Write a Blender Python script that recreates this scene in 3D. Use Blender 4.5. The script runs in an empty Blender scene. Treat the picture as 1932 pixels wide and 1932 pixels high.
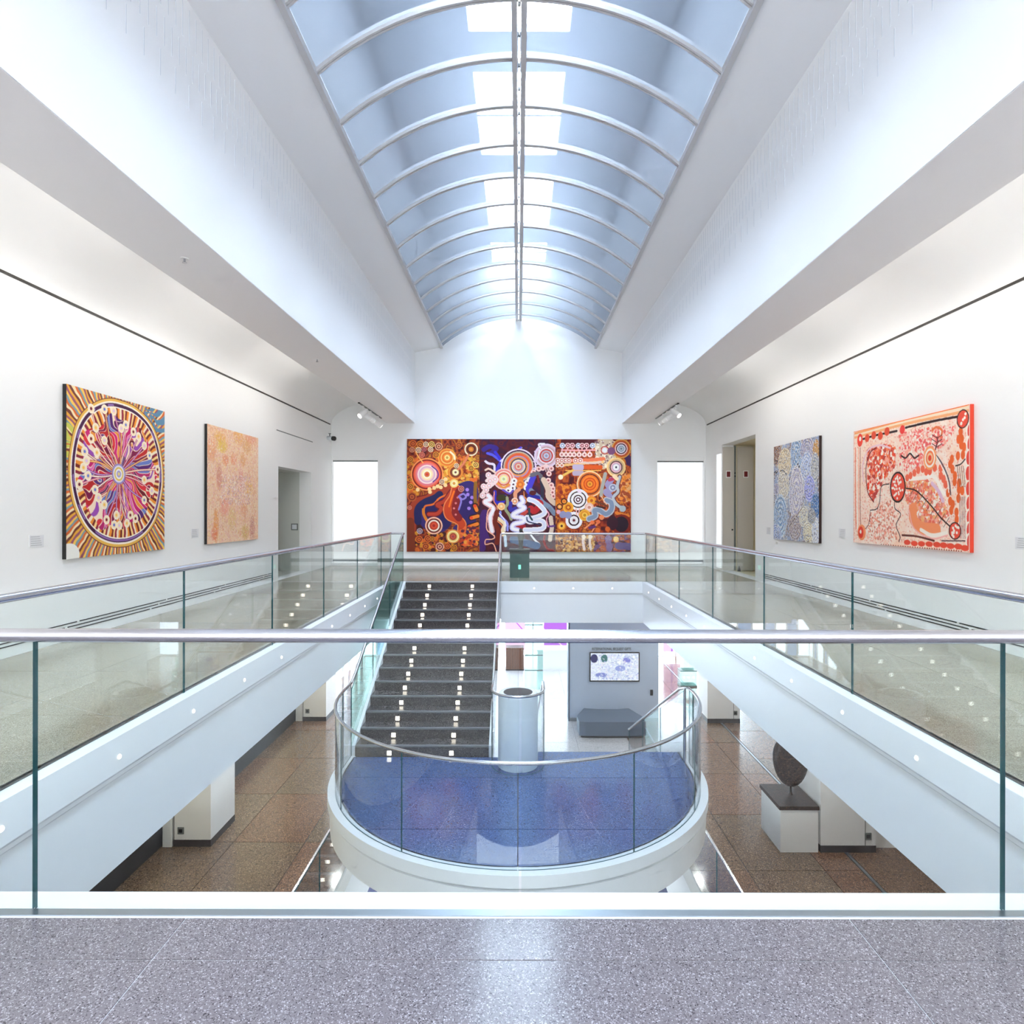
import bpy, math, random
import numpy as np
from mathutils import Vector, Matrix

sc = bpy.context.scene
C = sc.collection

# ------------------------------------------------------------------ camera, world, exposure
F = 1160.0          # focal length in pixels of the 1932 px frame
VX, VY = 978.0, 966.0
CH = 1.52           # camera height above the gallery floor (z = 0)
cam = bpy.data.cameras.new('camera')
cam.sensor_fit = 'HORIZONTAL'
cam.sensor_width = 36.0
cam.lens = 36.0 * F / 1932.0
cam.shift_x = -(VX - 966.0) / 1932.0
cam.shift_y = (VY - 966.0) / 1932.0
cam.clip_start = 0.05
camo = bpy.data.objects.new('camera', cam)
camo.location = (0, 0, CH)
camo.rotation_euler = (math.pi / 2, math.radians(-0.1), 0)
C.objects.link(camo)
sc.camera = camo

w = bpy.data.worlds.new('world')
sc.world = w
w.use_nodes = True
w.node_tree.nodes['Background'].inputs[0].default_value = (0.91, 0.955, 1.0, 1)
w.node_tree.nodes['Background'].inputs[1].default_value = 5.2  # strong background, added as frontal fill through the open rear

vs = sc.view_settings
vs.view_transform = 'Standard'
vs.look = 'None'
vs.gamma = 1.0
vs.exposure = 0.16
vs.use_curve_mapping = False
cy = sc.cycles
cy.use_denoising = True
cy.use_adaptive_sampling = True
cy.adaptive_threshold = 0.15
cy.adaptive_min_samples = 12
cy.max_bounces = 8
cy.diffuse_bounces = 5
cy.glossy_bounces = 4
cy.transmission_bounces = 6
cy.transparent_max_bounces = 28
cy.sample_clamp_indirect = 6.0
cy.caustics_reflective = False
cy.caustics_refractive = False

SKY_PANE = 62.0      # daylight in the roof glazing above the vaulted laylight
BLIND = 0.98         # daylight in the two roller blinds of the end wall
FACADE = 7.5         # daylight in the ground floor glazing
COVE_W = 5.2        # watts per metre of the lamps hidden in the side coves
GROUND_W = 30.0      # watts of each ground floor downlight
SPOT_W = 26.0        # watts of each track spotlight


# ------------------------------------------------------------------ materials
def srgb(*c):
    out = []
    for v in c:
        v = v / 255.0
        out.append(v / 12.92 if v <= 0.04045 else ((v + 0.055) / 1.055) ** 2.4)
    return (out[0], out[1], out[2], 1.0)


def new_mat(name):
    m = bpy.data.materials.new(name)
    m.use_nodes = True
    nt = m.node_tree
    b = nt.nodes['Principled BSDF']
    return m, nt, b


def plain(name, col, rough=0.5, metal=0.0, bump=0.0, bscale=60.0, emis=None, estr=0.0, spec=0.5):
    m, nt, b = new_mat(name)
    b.inputs['Base Color'].default_value = col
    b.inputs['Roughness'].default_value = rough
    b.inputs['Metallic'].default_value = metal
    b.inputs['Specular IOR Level'].default_value = spec
    if emis:
        b.inputs['Emission Color'].default_value = emis
        b.inputs['Emission Strength'].default_value = estr
    geo = nt.nodes.new('ShaderNodeNewGeometry')
    n = nt.nodes.new('ShaderNodeTexNoise')
    n.inputs['Scale'].default_value = bscale
    n.inputs['Detail'].default_value = 4
    nt.links.new(geo.outputs['Position'], n.inputs['Vector'])
    if bump > 0:
        bp = nt.nodes.new('ShaderNodeBump')
        bp.inputs['Strength'].default_value = bump
        bp.inputs['Distance'].default_value = 0.002
        nt.links.new(n.outputs['Fac'], bp.inputs['Height'])
        nt.links.new(bp.outputs['Normal'], b.inputs['Normal'])
    else:
        mr = nt.nodes.new('ShaderNodeMapRange')
        vr = 0.004 if metal > 0 else 0.03
        mr.inputs['To Min'].default_value = max(0.0, rough - vr)
        mr.inputs['To Max'].default_value = min(1.0, rough + vr)
        nt.links.new(n.outputs['Fac'], mr.inputs['Value'])
        nt.links.new(mr.outputs['Result'], b.inputs['Roughness'])
    return m


def emit(name, col, strength):
    m = bpy.data.materials.new(name)
    m.use_nodes = True
    nt = m.node_tree
    nt.nodes.clear()
    e = nt.nodes.new('ShaderNodeEmission')
    e.inputs[0].default_value = col
    e.inputs[1].default_value = strength
    o = nt.nodes.new('ShaderNodeOutputMaterial')
    nt.links.new(e.outputs[0], o.inputs[0])
    return m


def granite(name, dark, mid, light, scale, rough, tone=0.25, tint=None, coat=0.0):
    """speckled stone; each slab object gets its own tone"""
    m, nt, b = new_mat(name)
    L = nt.links
    geo = nt.nodes.new('ShaderNodeNewGeometry')
    v = nt.nodes.new('ShaderNodeTexVoronoi')
    v.inputs['Scale'].default_value = scale
    L.new(geo.outputs['Position'], v.inputs['Vector'])
    sep = nt.nodes.new('ShaderNodeSeparateColor')
    L.new(v.outputs['Color'], sep.inputs[0])
    r = nt.nodes.new('ShaderNodeValToRGB')
    r.color_ramp.interpolation = 'LINEAR'
    e = r.color_ramp.elements
    e[0].position = 0.0
    e[0].color = dark
    e[1].position = 1.0
    e[1].color = light
    k = e.new(0.18); k.color = mid
    k = e.new(0.80); k.color = mid
    L.new(sep.outputs[0], r.inputs[0])
    n = nt.nodes.new('ShaderNodeTexNoise')
    n.inputs['Scale'].default_value = 1.3
    n.inputs['Detail'].default_value = 5
    L.new(geo.outputs['Position'], n.inputs['Vector'])
    oi = nt.nodes.new('ShaderNodeObjectInfo')
    ad = nt.nodes.new('ShaderNodeMath'); ad.operation = 'MULTIPLY_ADD'
    ad.inputs[1].default_value = 0.7
    L.new(oi.outputs['Random'], ad.inputs[0])
    sc_ = nt.nodes.new('ShaderNodeMath'); sc_.operation = 'MULTIPLY'; sc_.inputs[1].default_value = 0.45
    L.new(n.outputs['Fac'], sc_.inputs[0])
    L.new(sc_.outputs[0], ad.inputs[2])
    mr = nt.nodes.new('ShaderNodeMapRange')
    mr.inputs['To Min'].default_value = 1.0 - tone
    mr.inputs['To Max'].default_value = 1.0 + tone
    L.new(ad.outputs[0], mr.inputs['Value'])
    mul = nt.nodes.new('ShaderNodeVectorMath'); mul.operation = 'SCALE'
    L.new(r.outputs['Color'], mul.inputs[0])
    L.new(mr.outputs['Result'], mul.inputs['Scale'])
    if tint:
        mx = nt.nodes.new('ShaderNodeMix'); mx.data_type = 'RGBA'; mx.blend_type = 'MULTIPLY'
        th = nt.nodes.new('ShaderNodeMapRange')
        th.inputs['From Min'].default_value = 0.3
        th.inputs['From Max'].default_value = 0.9
        L.new(oi.outputs['Random'], th.inputs['Value'])
        L.new(th.outputs['Result'], mx.inputs[0])
        L.new(mul.outputs[0], mx.inputs[6])
        mx.inputs[7].default_value = tint
        L.new(mx.outputs[2], b.inputs['Base Color'])
    else:
        L.new(mul.outputs[0], b.inputs['Base Color'])
    b.inputs['Roughness'].default_value = rough
    b.inputs['Coat Weight'].default_value = coat
    b.inputs['Coat Roughness'].default_value = 0.08
    return m


def glassmat(name, tint, refl=0.024, power=5.0, rough=0.0):
    """flat clear glass: tinted see-through with a Schlick mirror reflection"""
    m = bpy.data.materials.new(name)
    m.use_nodes = True
    nt = m.node_tree
    nt.nodes.clear()
    L = nt.links
    lw = nt.nodes.new('ShaderNodeLayerWeight')
    lw.inputs['Blend'].default_value = 0.5
    pw = nt.nodes.new('ShaderNodeMath'); pw.operation = 'POWER'
    pw.inputs[1].default_value = power
    L.new(lw.outputs['Facing'], pw.inputs[0])
    ma = nt.nodes.new('ShaderNodeMath'); ma.operation = 'MULTIPLY_ADD'
    ma.inputs[1].default_value = 1.0 - refl
    ma.inputs[2].default_value = refl
    L.new(pw.outputs[0], ma.inputs[0])
    t = nt.nodes.new('ShaderNodeBsdfTransparent')
    t.inputs[0].default_value = tint
    g = nt.nodes.new('ShaderNodeBsdfGlossy')
    g.inputs['Roughness'].default_value = rough
    mx = nt.nodes.new('ShaderNodeMixShader')
    L.new(ma.outputs[0], mx.inputs[0])
    L.new(t.outputs[0], mx.inputs[1])
    L.new(g.outputs[0], mx.inputs[2])
    o = nt.nodes.new('ShaderNodeOutputMaterial')
    L.new(mx.outputs[0], o.inputs[0])
    return m


def laylight_mat(name):
    """fluted translucent sheet: part clear, part scattering, closing up at grazing angles"""
    m = bpy.data.materials.new(name)
    m.use_nodes = True
    nt = m.node_tree
    nt.nodes.clear()
    L = nt.links
    t = nt.nodes.new('ShaderNodeBsdfTransparent'); t.inputs[0].default_value = (0.85, 0.89, 0.94, 1)
    tr = nt.nodes.new('ShaderNodeBsdfTranslucent'); tr.inputs[0].default_value = (0.095, 0.107, 0.125, 1)
    df = nt.nodes.new('ShaderNodeBsdfDiffuse'); df.inputs[0].default_value = (0.48, 0.515, 0.565, 1)
    gl = nt.nodes.new('ShaderNodeBsdfGlossy'); gl.inputs['Roughness'].default_value = 0.15
    m1 = nt.nodes.new('ShaderNodeMixShader'); m1.inputs[0].default_value = 0.5
    L.new(tr.outputs[0], m1.inputs[1]); L.new(df.outputs[0], m1.inputs[2])
    lw = nt.nodes.new('ShaderNodeLayerWeight'); lw.inputs['Blend'].default_value = 0.5
    mr = nt.nodes.new('ShaderNodeMapRange')
    mr.inputs['From Min'].default_value = 0.25; mr.inputs['From Max'].default_value = 0.72
    mr.inputs['To Min'].default_value = 0.52; mr.inputs['To Max'].default_value = 0.97
    L.new(lw.outputs['Facing'], mr.inputs['Value'])
    m2 = nt.nodes.new('ShaderNodeMixShader')
    L.new(mr.outputs['Result'], m2.inputs[0])
    L.new(t.outputs[0], m2.inputs[1]); L.new(m1.outputs[0], m2.inputs[2])
    m3 = nt.nodes.new('ShaderNodeMixShader'); m3.inputs[0].default_value = 0.05
    L.new(m2.outputs[0], m3.inputs[1]); L.new(gl.outputs[0], m3.inputs[2])
    o = nt.nodes.new('ShaderNodeOutputMaterial')
    L.new(m3.outputs[0], o.inputs[0])
    return m


def attr_mat(name, rough=0.55):
    m, nt, b = new_mat(name)
    a = nt.nodes.new('ShaderNodeAttribute')
    a.attribute_name = 'paint'
    nt.links.new(a.outputs['Color'], b.inputs['Base Color'])
    b.inputs['Roughness'].default_value = rough
    b.inputs['Specular IOR Level'].default_value = 0.25
    return m


M = {}
M['white'] = plain('white_paint', (0.91, 0.91, 0.905, 1), 0.6, bump=0.08, bscale=180)
M['wall'] = plain('gallery_wall_paint', (0.90, 0.895, 0.88, 1), 0.65, bump=0.08, bscale=180)
M['soffit'] = plain('soffit_paint', (0.90, 0.88, 0.87, 1), 0.65, bump=0.08, bscale=180)
M['fascia'] = plain('fascia_enamel', (0.88, 0.90, 0.905, 1), 0.32)
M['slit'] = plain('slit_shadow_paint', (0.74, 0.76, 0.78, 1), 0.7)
M['frame'] = plain('skylight_frame_paint', (0.58, 0.565, 0.56, 1), 0.45)
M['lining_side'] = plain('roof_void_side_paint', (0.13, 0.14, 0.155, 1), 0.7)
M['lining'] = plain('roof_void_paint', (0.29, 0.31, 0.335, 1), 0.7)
M['steel'] = plain('brushed_steel', (0.60, 0.60, 0.64, 1), 0.24, 1.0)
M['channel'] = plain('anodised_channel', (0.42, 0.46, 0.50, 1), 0.35, 1.0)
M['black'] = plain('black_paint', (0.012, 0.012, 0.013, 1), 0.5)
M['darkline'] = plain('dark_picture_rail', (0.03, 0.025, 0.02, 1), 0.5)
M['edge'] = plain('glass_edge', (0.02, 0.10, 0.11, 1), 0.12)
M['grout'] = plain('pale_grout', (0.55, 0.54, 0.56, 1), 0.7)
M['grout_dark'] = plain('dark_grout', (0.07, 0.06, 0.06, 1), 0.7)
M['glass'] = glassmat('balustrade_glass', (0.948, 0.975, 0.965, 1))
M['glass_blue'] = glassmat('landing_glass', (0.935, 0.962, 0.985, 1), 0.03)
M['glass_green'] = glassmat('green_glass', (0.70, 0.86, 0.82, 1), 0.06)
M['laylight'] = laylight_mat('laylight_sheet')
M['upper_stone'] = granite('gallery_granite', srgb(52, 47, 50), srgb(118, 110, 113), srgb(180, 173, 177), 270, 0.17, 0.10)
M['gallery_stone_lit'] = granite('gallery_granite_lit', srgb(98, 88, 74), srgb(160, 149, 130), srgb(204, 194, 176), 240, 0.15, 0.08)  # front stone again, with the side galleries' lighter, warmer light in its colour
M['ground_stone'] = granite('ground_granite', srgb(38, 30, 26), srgb(116, 95, 77), srgb(178, 148, 118), 85, 0.14, 0.38, tint=(0.86, 0.66, 0.62, 1), coat=0.25)
M['daylit_stone'] = granite('daylit_granite', srgb(150, 148, 150), srgb(206, 204, 206), srgb(236, 236, 238), 80, 0.2, 0.06)  # daylight and reflection on the far floor put into a paler colour
M['landing_stone'] = granite('sky_tinted_landing_granite', srgb(38, 54, 86), srgb(66, 93, 142), srgb(104, 132, 182), 110, 0.10, 0.08, coat=0.6)  # blue of the mirrored skylight is put into the stone colour
M['stair_stone'] = granite('stair_granite', srgb(30, 27, 27), srgb(74, 68, 68), srgb(120, 114, 112), 120, 0.25, 0.10)
M['nosing'] = plain('stair_nosing', (0.19, 0.19, 0.20, 1), 0.4)
M['skirt'] = plain('dark_stone_skirting', (0.03, 0.023, 0.022, 1), 0.35)
M['lowfloor'] = plain('basement_floor', (0.05, 0.06, 0.16, 1), 0.25)
M['steplight'] = emit('step_light', (1.0, 0.88, 0.74, 1), 4.5)
M['stud'] = emit('stud_glint', (1.0, 0.98, 0.95, 1), 2.0)  # shiny bolt heads; their glint is put in as emission
M['skypane'] = emit('daylit_roof_pane', (0.70, 0.83, 1.0, 1), SKY_PANE)
M['ridge_light'] = emit('ridge_daylight', (0.95, 0.98, 1.0, 1), 2.5)
M['blind'] = emit('daylit_blind', (0.93, 0.97, 1.0, 1), BLIND)
M['facade'] = emit('daylit_glazing', (0.72, 0.85, 1.0, 1), FACADE)
M['facade_blue'] = emit('daylit_blue_glazing', (0.42, 0.58, 0.95, 1), FACADE * 0.28)
M['pink'] = emit('pink_backlit_film', (0.95, 0.55, 0.90, 1), 1.3)
M['purple'] = emit('purple_backlit_film', (0.50, 0.18, 0.80, 1), 1.1)
M['door'] = plain('pale_door_paint', (0.62, 0.63, 0.58, 1), 0.5)
M['door_warm'] = plain('warm_door_paint', (0.60, 0.56, 0.50, 1), 0.5)
M['cream'] = plain('cream_paint', (0.80, 0.72, 0.50, 1), 0.6)
M['red'] = plain('dark_red_sign', (0.16, 0.01, 0.015, 1), 0.5)
M['plate'] = plain('grey_plate', (0.16, 0.18, 0.17, 1), 0.45)
M['bronze'] = granite('bronze', srgb(18, 12, 10), srgb(48, 32, 27), srgb(80, 56, 44), 45, 0.38, 0.15)
M['canvas_side'] = plain('dark_canvas_edge', (0.012, 0.012, 0.012, 1), 0.6)
M['canvas_red'] = plain('red_canvas_edge', srgb(226, 66, 40), 0.6)
M['canvas_brown'] = plain('brown_canvas_edge', srgb(52, 32, 28), 0.6)
M['paint'] = attr_mat('artwork_paint')
M['card'] = plain('wall_card', (0.78, 0.78, 0.79, 1), 0.6)
M['ink'] = plain('grey_print', (0.5, 0.5, 0.51, 1), 0.6)
M['screen_wall'] = plain('grey_screen_wall_paint', (0.56, 0.66, 0.84, 1), 0.5)
M['bench'] = plain('slate_blue_bench', (0.13, 0.17, 0.24, 1), 0.45)
M['wood'] = plain('brown_timber', srgb(122, 82, 62), 0.45)
M['wood_dark'] = plain('dark_timber', srgb(66, 44, 36), 0.5)
M['reflection_green'] = plain('dark_green_reflection', srgb(62, 88, 84), 0.3)  # colour of the shape mirrored in the far glass
M['reflected_sign'] = emit('reflected_sign', (0.25, 1.0, 0.72, 1), 1.6)
M['lamp_face'] = emit('lamp_face', (1.0, 0.96, 0.9, 1), 6.0)


def screen_mat():
    m = bpy.data.materials.new('screen_picture')
    m.use_nodes = True
    nt = m.node_tree
    nt.nodes.clear()
    L = nt.links
    a = nt.nodes.new('ShaderNodeAttribute'); a.attribute_name = 'paint'
    e = nt.nodes.new('ShaderNodeEmission'); e.inputs[1].default_value = 1.0
    L.new(a.outputs['Color'], e.inputs[0])
    o = nt.nodes.new('ShaderNodeOutputMaterial')
    L.new(e.outputs[0], o.inputs[0])
    return m


M['screen'] = screen_mat()


# ------------------------------------------------------------------ mesh helpers
class MB:
    def __init__(self):
        self.v = []; self.f = []; self.mi = []; self.sm = []

    def add(self, verts, faces, mi=0, smooth=False):
        o = len(self.v)
        self.v += [tuple(p) for p in verts]
        for f in faces:
            self.f.append(tuple(i + o for i in f))
            self.mi.append(mi); self.sm.append(smooth)
        return self

    def box(self, x0, x1, y0, y1, z0, z1, mi=0, faces_mi=None):
        vs_ = [(x0, y0, z0), (x1, y0, z0), (x1, y1, z0), (x0, y1, z0), (x0, y0, z1), (x1, y0, z1), (x1, y1, z1), (x0, y1, z1)]
        fs = [(0, 3, 2, 1), (4, 5, 6, 7), (0, 1, 5, 4), (1, 2, 6, 5), (2, 3, 7, 6), (3, 0, 4, 7)]
        o = len(self.v)
        self.v += vs_
        for k, f in enumerate(fs):
            self.f.append(tuple(i + o for i in f))
            self.mi.append(faces_mi[k] if faces_mi else mi); self.sm.append(False)
        return self

    def prism(self, poly, axis, a0, a1, mi=0, smooth=False):
        """poly: 2D points; axis 'y' -> (x,z) extruded along y ; 'z' -> (x,y) ; 'x' -> (y,z)"""
        n = len(poly)
        def P(p, a):
            return (p[0], a, p[1]) if axis == 'y' else ((p[0], p[1], a) if axis == 'z' else (a, p[0], p[1]))
        vs_ = [P(p, a0) for p in poly] + [P(p, a1) for p in poly]
        fs = [tuple(range(n)), tuple(range(2 * n - 1, n - 1, -1))]
        self.add(vs_, fs, mi)
        self.add(vs_, [(i, i + n, (i + 1) % n + n, (i + 1) % n) for i in range(n)], mi, smooth)
        return self

    def tube(self, pts, r, seg=12, closed=False, mi=0, caps=True):
        pts = [Vector(p) for p in pts]
        n = len(pts)
        rings = []
        prevn = None
        for i in range(n):
            a = pts[(i - 1) % n] if (closed or i > 0) else pts[i]
            b = pts[(i + 1) % n] if (closed or i < n - 1) else pts[i]
            t = (b - a).normalized()
            if prevn is None:
                up = Vector((0, 0, 1)) if abs(t.z) < 0.9 else Vector((1, 0, 0))
                nn = (up - t * up.dot(t)).normalized()
            else:
                nn = (prevn - t * prevn.dot(t)).normalized()
            prevn = nn
            bb = t.cross(nn)
            rings.append([pts[i] + nn * (r * math.cos(2 * math.pi * k / seg)) + bb * (r * math.sin(2 * math.pi * k / seg)) for k in range(seg)])
        vs_ = [p for rg in rings for p in rg]
        fs = []
        m = n if closed else n - 1
        for i in range(m):
            j = (i + 1) % n
            for k in range(seg):
                l = (k + 1) % seg
                fs.append((i * seg + k, i * seg + l, j * seg + l, j * seg + k))
        self.add(vs_, fs, mi, True)
        if caps and not closed:
            self.add(rings[0], [tuple(range(seg - 1, -1, -1))], mi)
            self.add(rings[-1], [tuple(range(seg))], mi)
        return self

    def lathe(self, prof, cx, cy_, seg=24, mi=0, smooth=True):
        """prof: (r,z) list"""
        n = len(prof)
        vs_ = []
        for (r, z) in prof:
            for k in range(seg):
                a = 2 * math.pi * k / seg
                vs_.append((cx + r * math.cos(a), cy_ + r * math.sin(a), z))
        fs = []
        for i in range(n - 1):
            for k in range(seg):
                l = (k + 1) % seg
                fs.append((i * seg + k, i * seg + l, (i + 1) * seg + l, (i + 1) * seg + k))
        self.add(vs_, fs, mi, smooth)
        self.add(vs_[:seg], [tuple(range(seg - 1, -1, -1))], mi)
        self.add(vs_[-seg:], [tuple(range(seg))], mi)
        return self

    def mesh(self, name, mats):
        me = bpy.data.meshes.new(name)
        me.from_pydata(self.v, [], self.f)
        for m in (mats if isinstance(mats, (list, tuple)) else [mats]):
            me.materials.append(m)
        me.polygons.foreach_set('material_index', self.mi)
        me.polygons.foreach_set('use_smooth', self.sm)
        me.update()
        return me

    def obj(self, name, mats, parent=None, **kw):
        o = bpy.data.objects.new(name, self.mesh(name, mats))
        C.objects.link(o)
        if parent:
            o.parent = parent
        tag(o, **kw)
        return o


def tag(o, label=None, cat=None, group=None, kind=None):
    if label: o['label'] = label
    if cat: o['category'] = cat
    if group: o['group'] = group
    if kind: o['kind'] = kind
    return o


def empty(name, loc=(0, 0, 0), **kw):
    o = bpy.data.objects.new(name, None)
    o.location = loc
    o.empty_display_size = 0.1
    C.objects.link(o)
    tag(o, **kw)
    return o


def copy_tree(o, parent=None):
    c = o.copy()
    C.objects.link(c)
    c.parent = parent
    for ch in o.children:
        copy_tree(ch, c)
    return c


def box(name, mat, x0, x1, y0, y1, z0, z1, parent=None, **kw):
    return MB().box(x0, x1, y0, y1, z0, z1).obj(name, mat, parent, **kw)


def light(name, kind, loc, energy, color, parent=None, size=None, size_y=None, aim=None, spot=None, blend=0.6):
    l = bpy.data.lights.new(name, kind)
    l.energy = energy
    l.color = color
    if kind == 'AREA':
        l.shape = 'RECTANGLE' if size_y else 'DISK'
        l.size = size
        if size_y: l.size_y = size_y
    elif size:
        l.shadow_soft_size = size
    if spot:
        l.spot_size = spot; l.spot_blend = blend
    o = bpy.data.objects.new(name, l)
    o.location = loc
    if aim is not None:
        d = Vector(aim) - Vector(loc)
        o.rotation_euler = d.to_track_quat('-Z', 'Y').to_euler()
    C.objects.link(o)
    if parent:
        o.parent = parent
    return o


# ------------------------------------------------------------------ main dimensions (metres)
XW = 5.30            # side walls
YF = 17.40           # end wall
YB = -6.0            # hall left open behind the camera, so the world adds frontal fill
XG = 2.80            # balustrade glass of the side galleries
YG0, YG1 = 2.354, 13.50   # front and far balustrade
ZL = -2.17           # half landing
ZG = -4.34           # ground floor
RISE, TREAD, YS = 0.155, 0.32, 13.45
ZC = -0.90           # ground floor ceiling
ZS = 4.03            # beam soffit
S = (-1, 1)
SIDE = {-1: 'left', 1: 'right'}


# ------------------------------------------------------------------ gallery floor
def tiles(parent, mat, xs, ys, ztop, gap=0.005, th=0.02, name='floor_tile'):
    for i in range(len(xs) - 1):
        for j in range(len(ys) - 1):
            x0, x1, y0, y1 = xs[i] + gap / 2, xs[i + 1] - gap / 2, ys[j] + gap / 2, ys[j + 1] - gap / 2
            if x1 - x0 < 0.02 or y1 - y0 < 0.02:
                continue
            box(name, mat, x0, x1, y0, y1, ztop - th, ztop, parent)


def rng(a, b, step, off=0.0):
    v = [a]
    k = math.ceil((a - off) / step + 1e-6)
    while off + k * step < b - 0.05:
        if off + k * step > a + 0.05:
            v.append(off + k * step)
        k += 1
    v.append(b)
    return v


fl = MB()
fl.box(-XW, XW, YB, 2.30, -0.60, -0.003)
for s in S:
    a, b = sorted((s * (XG + 0.03), s * XW))
    fl.box(a, b, 2.30, YG1, -0.60, -0.003)
fl.box(-XW, XW, YG1, YF, -0.60, -0.003)
floor = fl.obj('floor', M['grout'], label='grey speckled granite floor of the upper gallery', cat='floor', kind='structure')
tiles(floor, M['upper_stone'], [-XW, -3.75, -1.24, 1.24, 3.75, XW], rng(YB, 2.30, 1.25, 2.085), 0.0)
for s in S:
    xs = sorted([s * (XG + 0.03), s * 4.0, s * XW])
    tiles(floor, M['gallery_stone_lit'], xs, rng(2.30, YG1, 1.25, 2.085), 0.0)
tiles(floor, M['gallery_stone_lit'], [-XW, -4.0, -2.62, -1.27, 0.0, 1.27, 2.62, 4.0, XW], rng(YG1, YF, 1.25, 2.085), 0.0)

# fascias round the void ------------------------------------------------
def fascia_profile(s):
    pts = [(2.86, 0.0), (2.70, 0.0), (2.70, -0.24), (2.715, -0.26), (2.715, -0.285), (2.73, -0.30), (2.73, ZC), (3.1, ZC), (3.1, -0.6), (2.86, -0.6)]
    return [(s * p[0], p[1]) for p in pts]


stud = MB().lathe([(0.014, 0), (0.018, 0.004), (0.012, 0.012), (0.004, 0.014)], 0, 0, 12).mesh('stud_glint', M['stud'])
for n, s in enumerate(S):
    o = MB().prism(fascia_profile(s), 'y', 2.36, 13.46).obj('trim_%d' % (n + 1), M['fascia'],
        label='white fascia along the %s edge of the stair void' % SIDE[s], cat='fascia', kind='structure')
    for k in range(11):
        d = bpy.data.objects.new('stud_glint', stud)
        d.location = (s * 2.70, 3.21 + 0.95 * k, -0.14)
        d.rotation_euler = (0, -s * math.pi / 2, 0)
        C.objects.link(d); d.parent = o
ff = MB()
ff.prism([(13.54, 0.0), (13.40, 0.0), (13.40, -0.24), (13.43, -0.28), (13.43, ZC), (13.9, ZC), (13.9, -0.6), (13.54, -0.6)], 'x', -0.38, 2.73)
far_f = ff.obj('trim_3', M['fascia'], label='white fascia on the far edge of the void under the glass', cat='fascia', kind='structure')
for x in (0.35, 1.20, 2.05):
    d = bpy.data.objects.new('stud_glint', stud)
    d.location = (x, 13.40, -0.14); d.rotation_euler = (math.pi / 2, 0, 0)
    C.objects.link(d); d.parent = far_f
MB().prism([(2.30, 0.0), (2.46, -0.002), (2.46, -0.9), (2.2, -0.9), (2.2, -0.6), (2.30, -0.6)], 'x', -2.86, 2.86).obj(
    'trim_4', M['fascia'], label='white ledge at the foot of the front glass railing', cat='fascia', kind='structure')

# ------------------------------------------------------------------ upper walls
def wall_grid(x_edges, z_edges, holes, fn):
    """solid cells of a wall split by edges, without the hole cells"""
    for i in range(len(x_edges) - 1):
        for j in range(len(z_edges) - 1):
            cx = (x_edges[i] + x_edges[i + 1]) / 2; cz = (z_edges[j] + z_edges[j + 1]) / 2
            if any(h[0] < cx < h[1] and h[2] < cz < h[3] for h in holes):
                continue
            fn(x_edges[i], x_edges[i + 1], z_edges[j], z_edges[j + 1])


ZT = 3.98
DOOR_L = (13.57, 15.72, 2.52)
DOOR_R = (13.75, 16.0, 3.27)
for s, (d0, d1, dz) in ((-1, DOOR_L), (1, DOOR_R)):
    mb = MB()
    a, b = sorted((s * XW, s * (XW + 0.30)))
    wall_grid([YB, d0, d1, YF], [-0.6, 0.0, dz, 5.0], [(d0, d1, 0.0, dz)], lambda y0, y1, z0, z1: mb.box(a, b, y0, y1, z0, z1))
    wl = mb.obj('wall_%s' % SIDE[s], M['wall'], label='white %s gallery wall hung with paintings' % SIDE[s], cat='wall', kind='structure')
    # passage behind the opening
    pm = MB()
    e0, e1 = sorted((s * (XW + 0.30), s * (XW + 2.2)))
    pm.box(e0, e1, d1, d1 + 0.15, 0, dz + 0.3)
    pm.box(e0, e1, d0 - 0.15, d0, 0, dz + 0.3)
    pm.box(e0, e1, d0 - 0.15, d1 + 0.15, dz, dz + 0.3)
    pm.box(e0, e1, d0 - 0.15, d1 + 0.15, -0.3, 0.0)
    q0, q1 = sorted((s * (XW + 2.2), s * (XW + 2.3)))
    pm.box(q0, q1, d0 - 0.15, d1 + 0.15, -0.3, dz + 0.3)
    pm.obj('wall_passage_%s' % SIDE[s], M['door'] if s < 0 else M['cream'], label='side passage walls seen through the %s doorway' % SIDE[s], cat='wall', kind='structure')
    # low air slots above the skirting
    g = empty('wall_air_grille', (s * XW, 8.0, 0.17), label='long black slotted air grille low on the %s gallery wall' % SIDE[s], cat='grille', group='wall grilles')
    for q, z in enumerate((0.115, 0.155, 0.195)):
        segs = rng(3.2, 13.2, 1.86, 5.12 + 0.2 * q)
        for k in range(len(segs) - 1):
            o = MB().box(-0.006, 0.006, segs[k] + 0.05 - 8.0, segs[k + 1] - 8.0, z - 0.006 - 0.17, z + 0.006 - 0.17).obj('slot', M['black'], g)
    # picture rail slot
    x0, x1 = sorted((s * (XW - 0.012), s * (XW + 0.02)))
    box('trim_%d' % (6 if s > 0 else 5), M['darkline'], x0, x1, YB, YF - 0.12, ZT - 0.016, ZT + 0.012,
        label='thin dark shadow rail along the top of the %s wall' % SIDE[s], cat='rail', kind='structure')

# end wall with two blinds and the arched lunette
WL = (-5.28, -3.98, 0.06, 3.08)
WR = (3.93, 5.26, 0.06, 3.08)
SPX, SPZ, APZ = 2.19, 6.18, 7.00
RAD = (SPX ** 2 + (APZ - SPZ) ** 2) / (2 * (APZ - SPZ))
CZ = APZ - RAD


def arc(n, r=RAD, x0=-SPX, x1=SPX):
    a0 = math.atan2(SPZ - CZ, -SPX); a1 = math.atan2(SPZ - CZ, SPX)
    return [(r * math.cos(a0 + (a1 - a0) * k / n), CZ + r * math.sin(a0 + (a1 - a0) * k / n)) for k in range(n + 1)]


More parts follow.
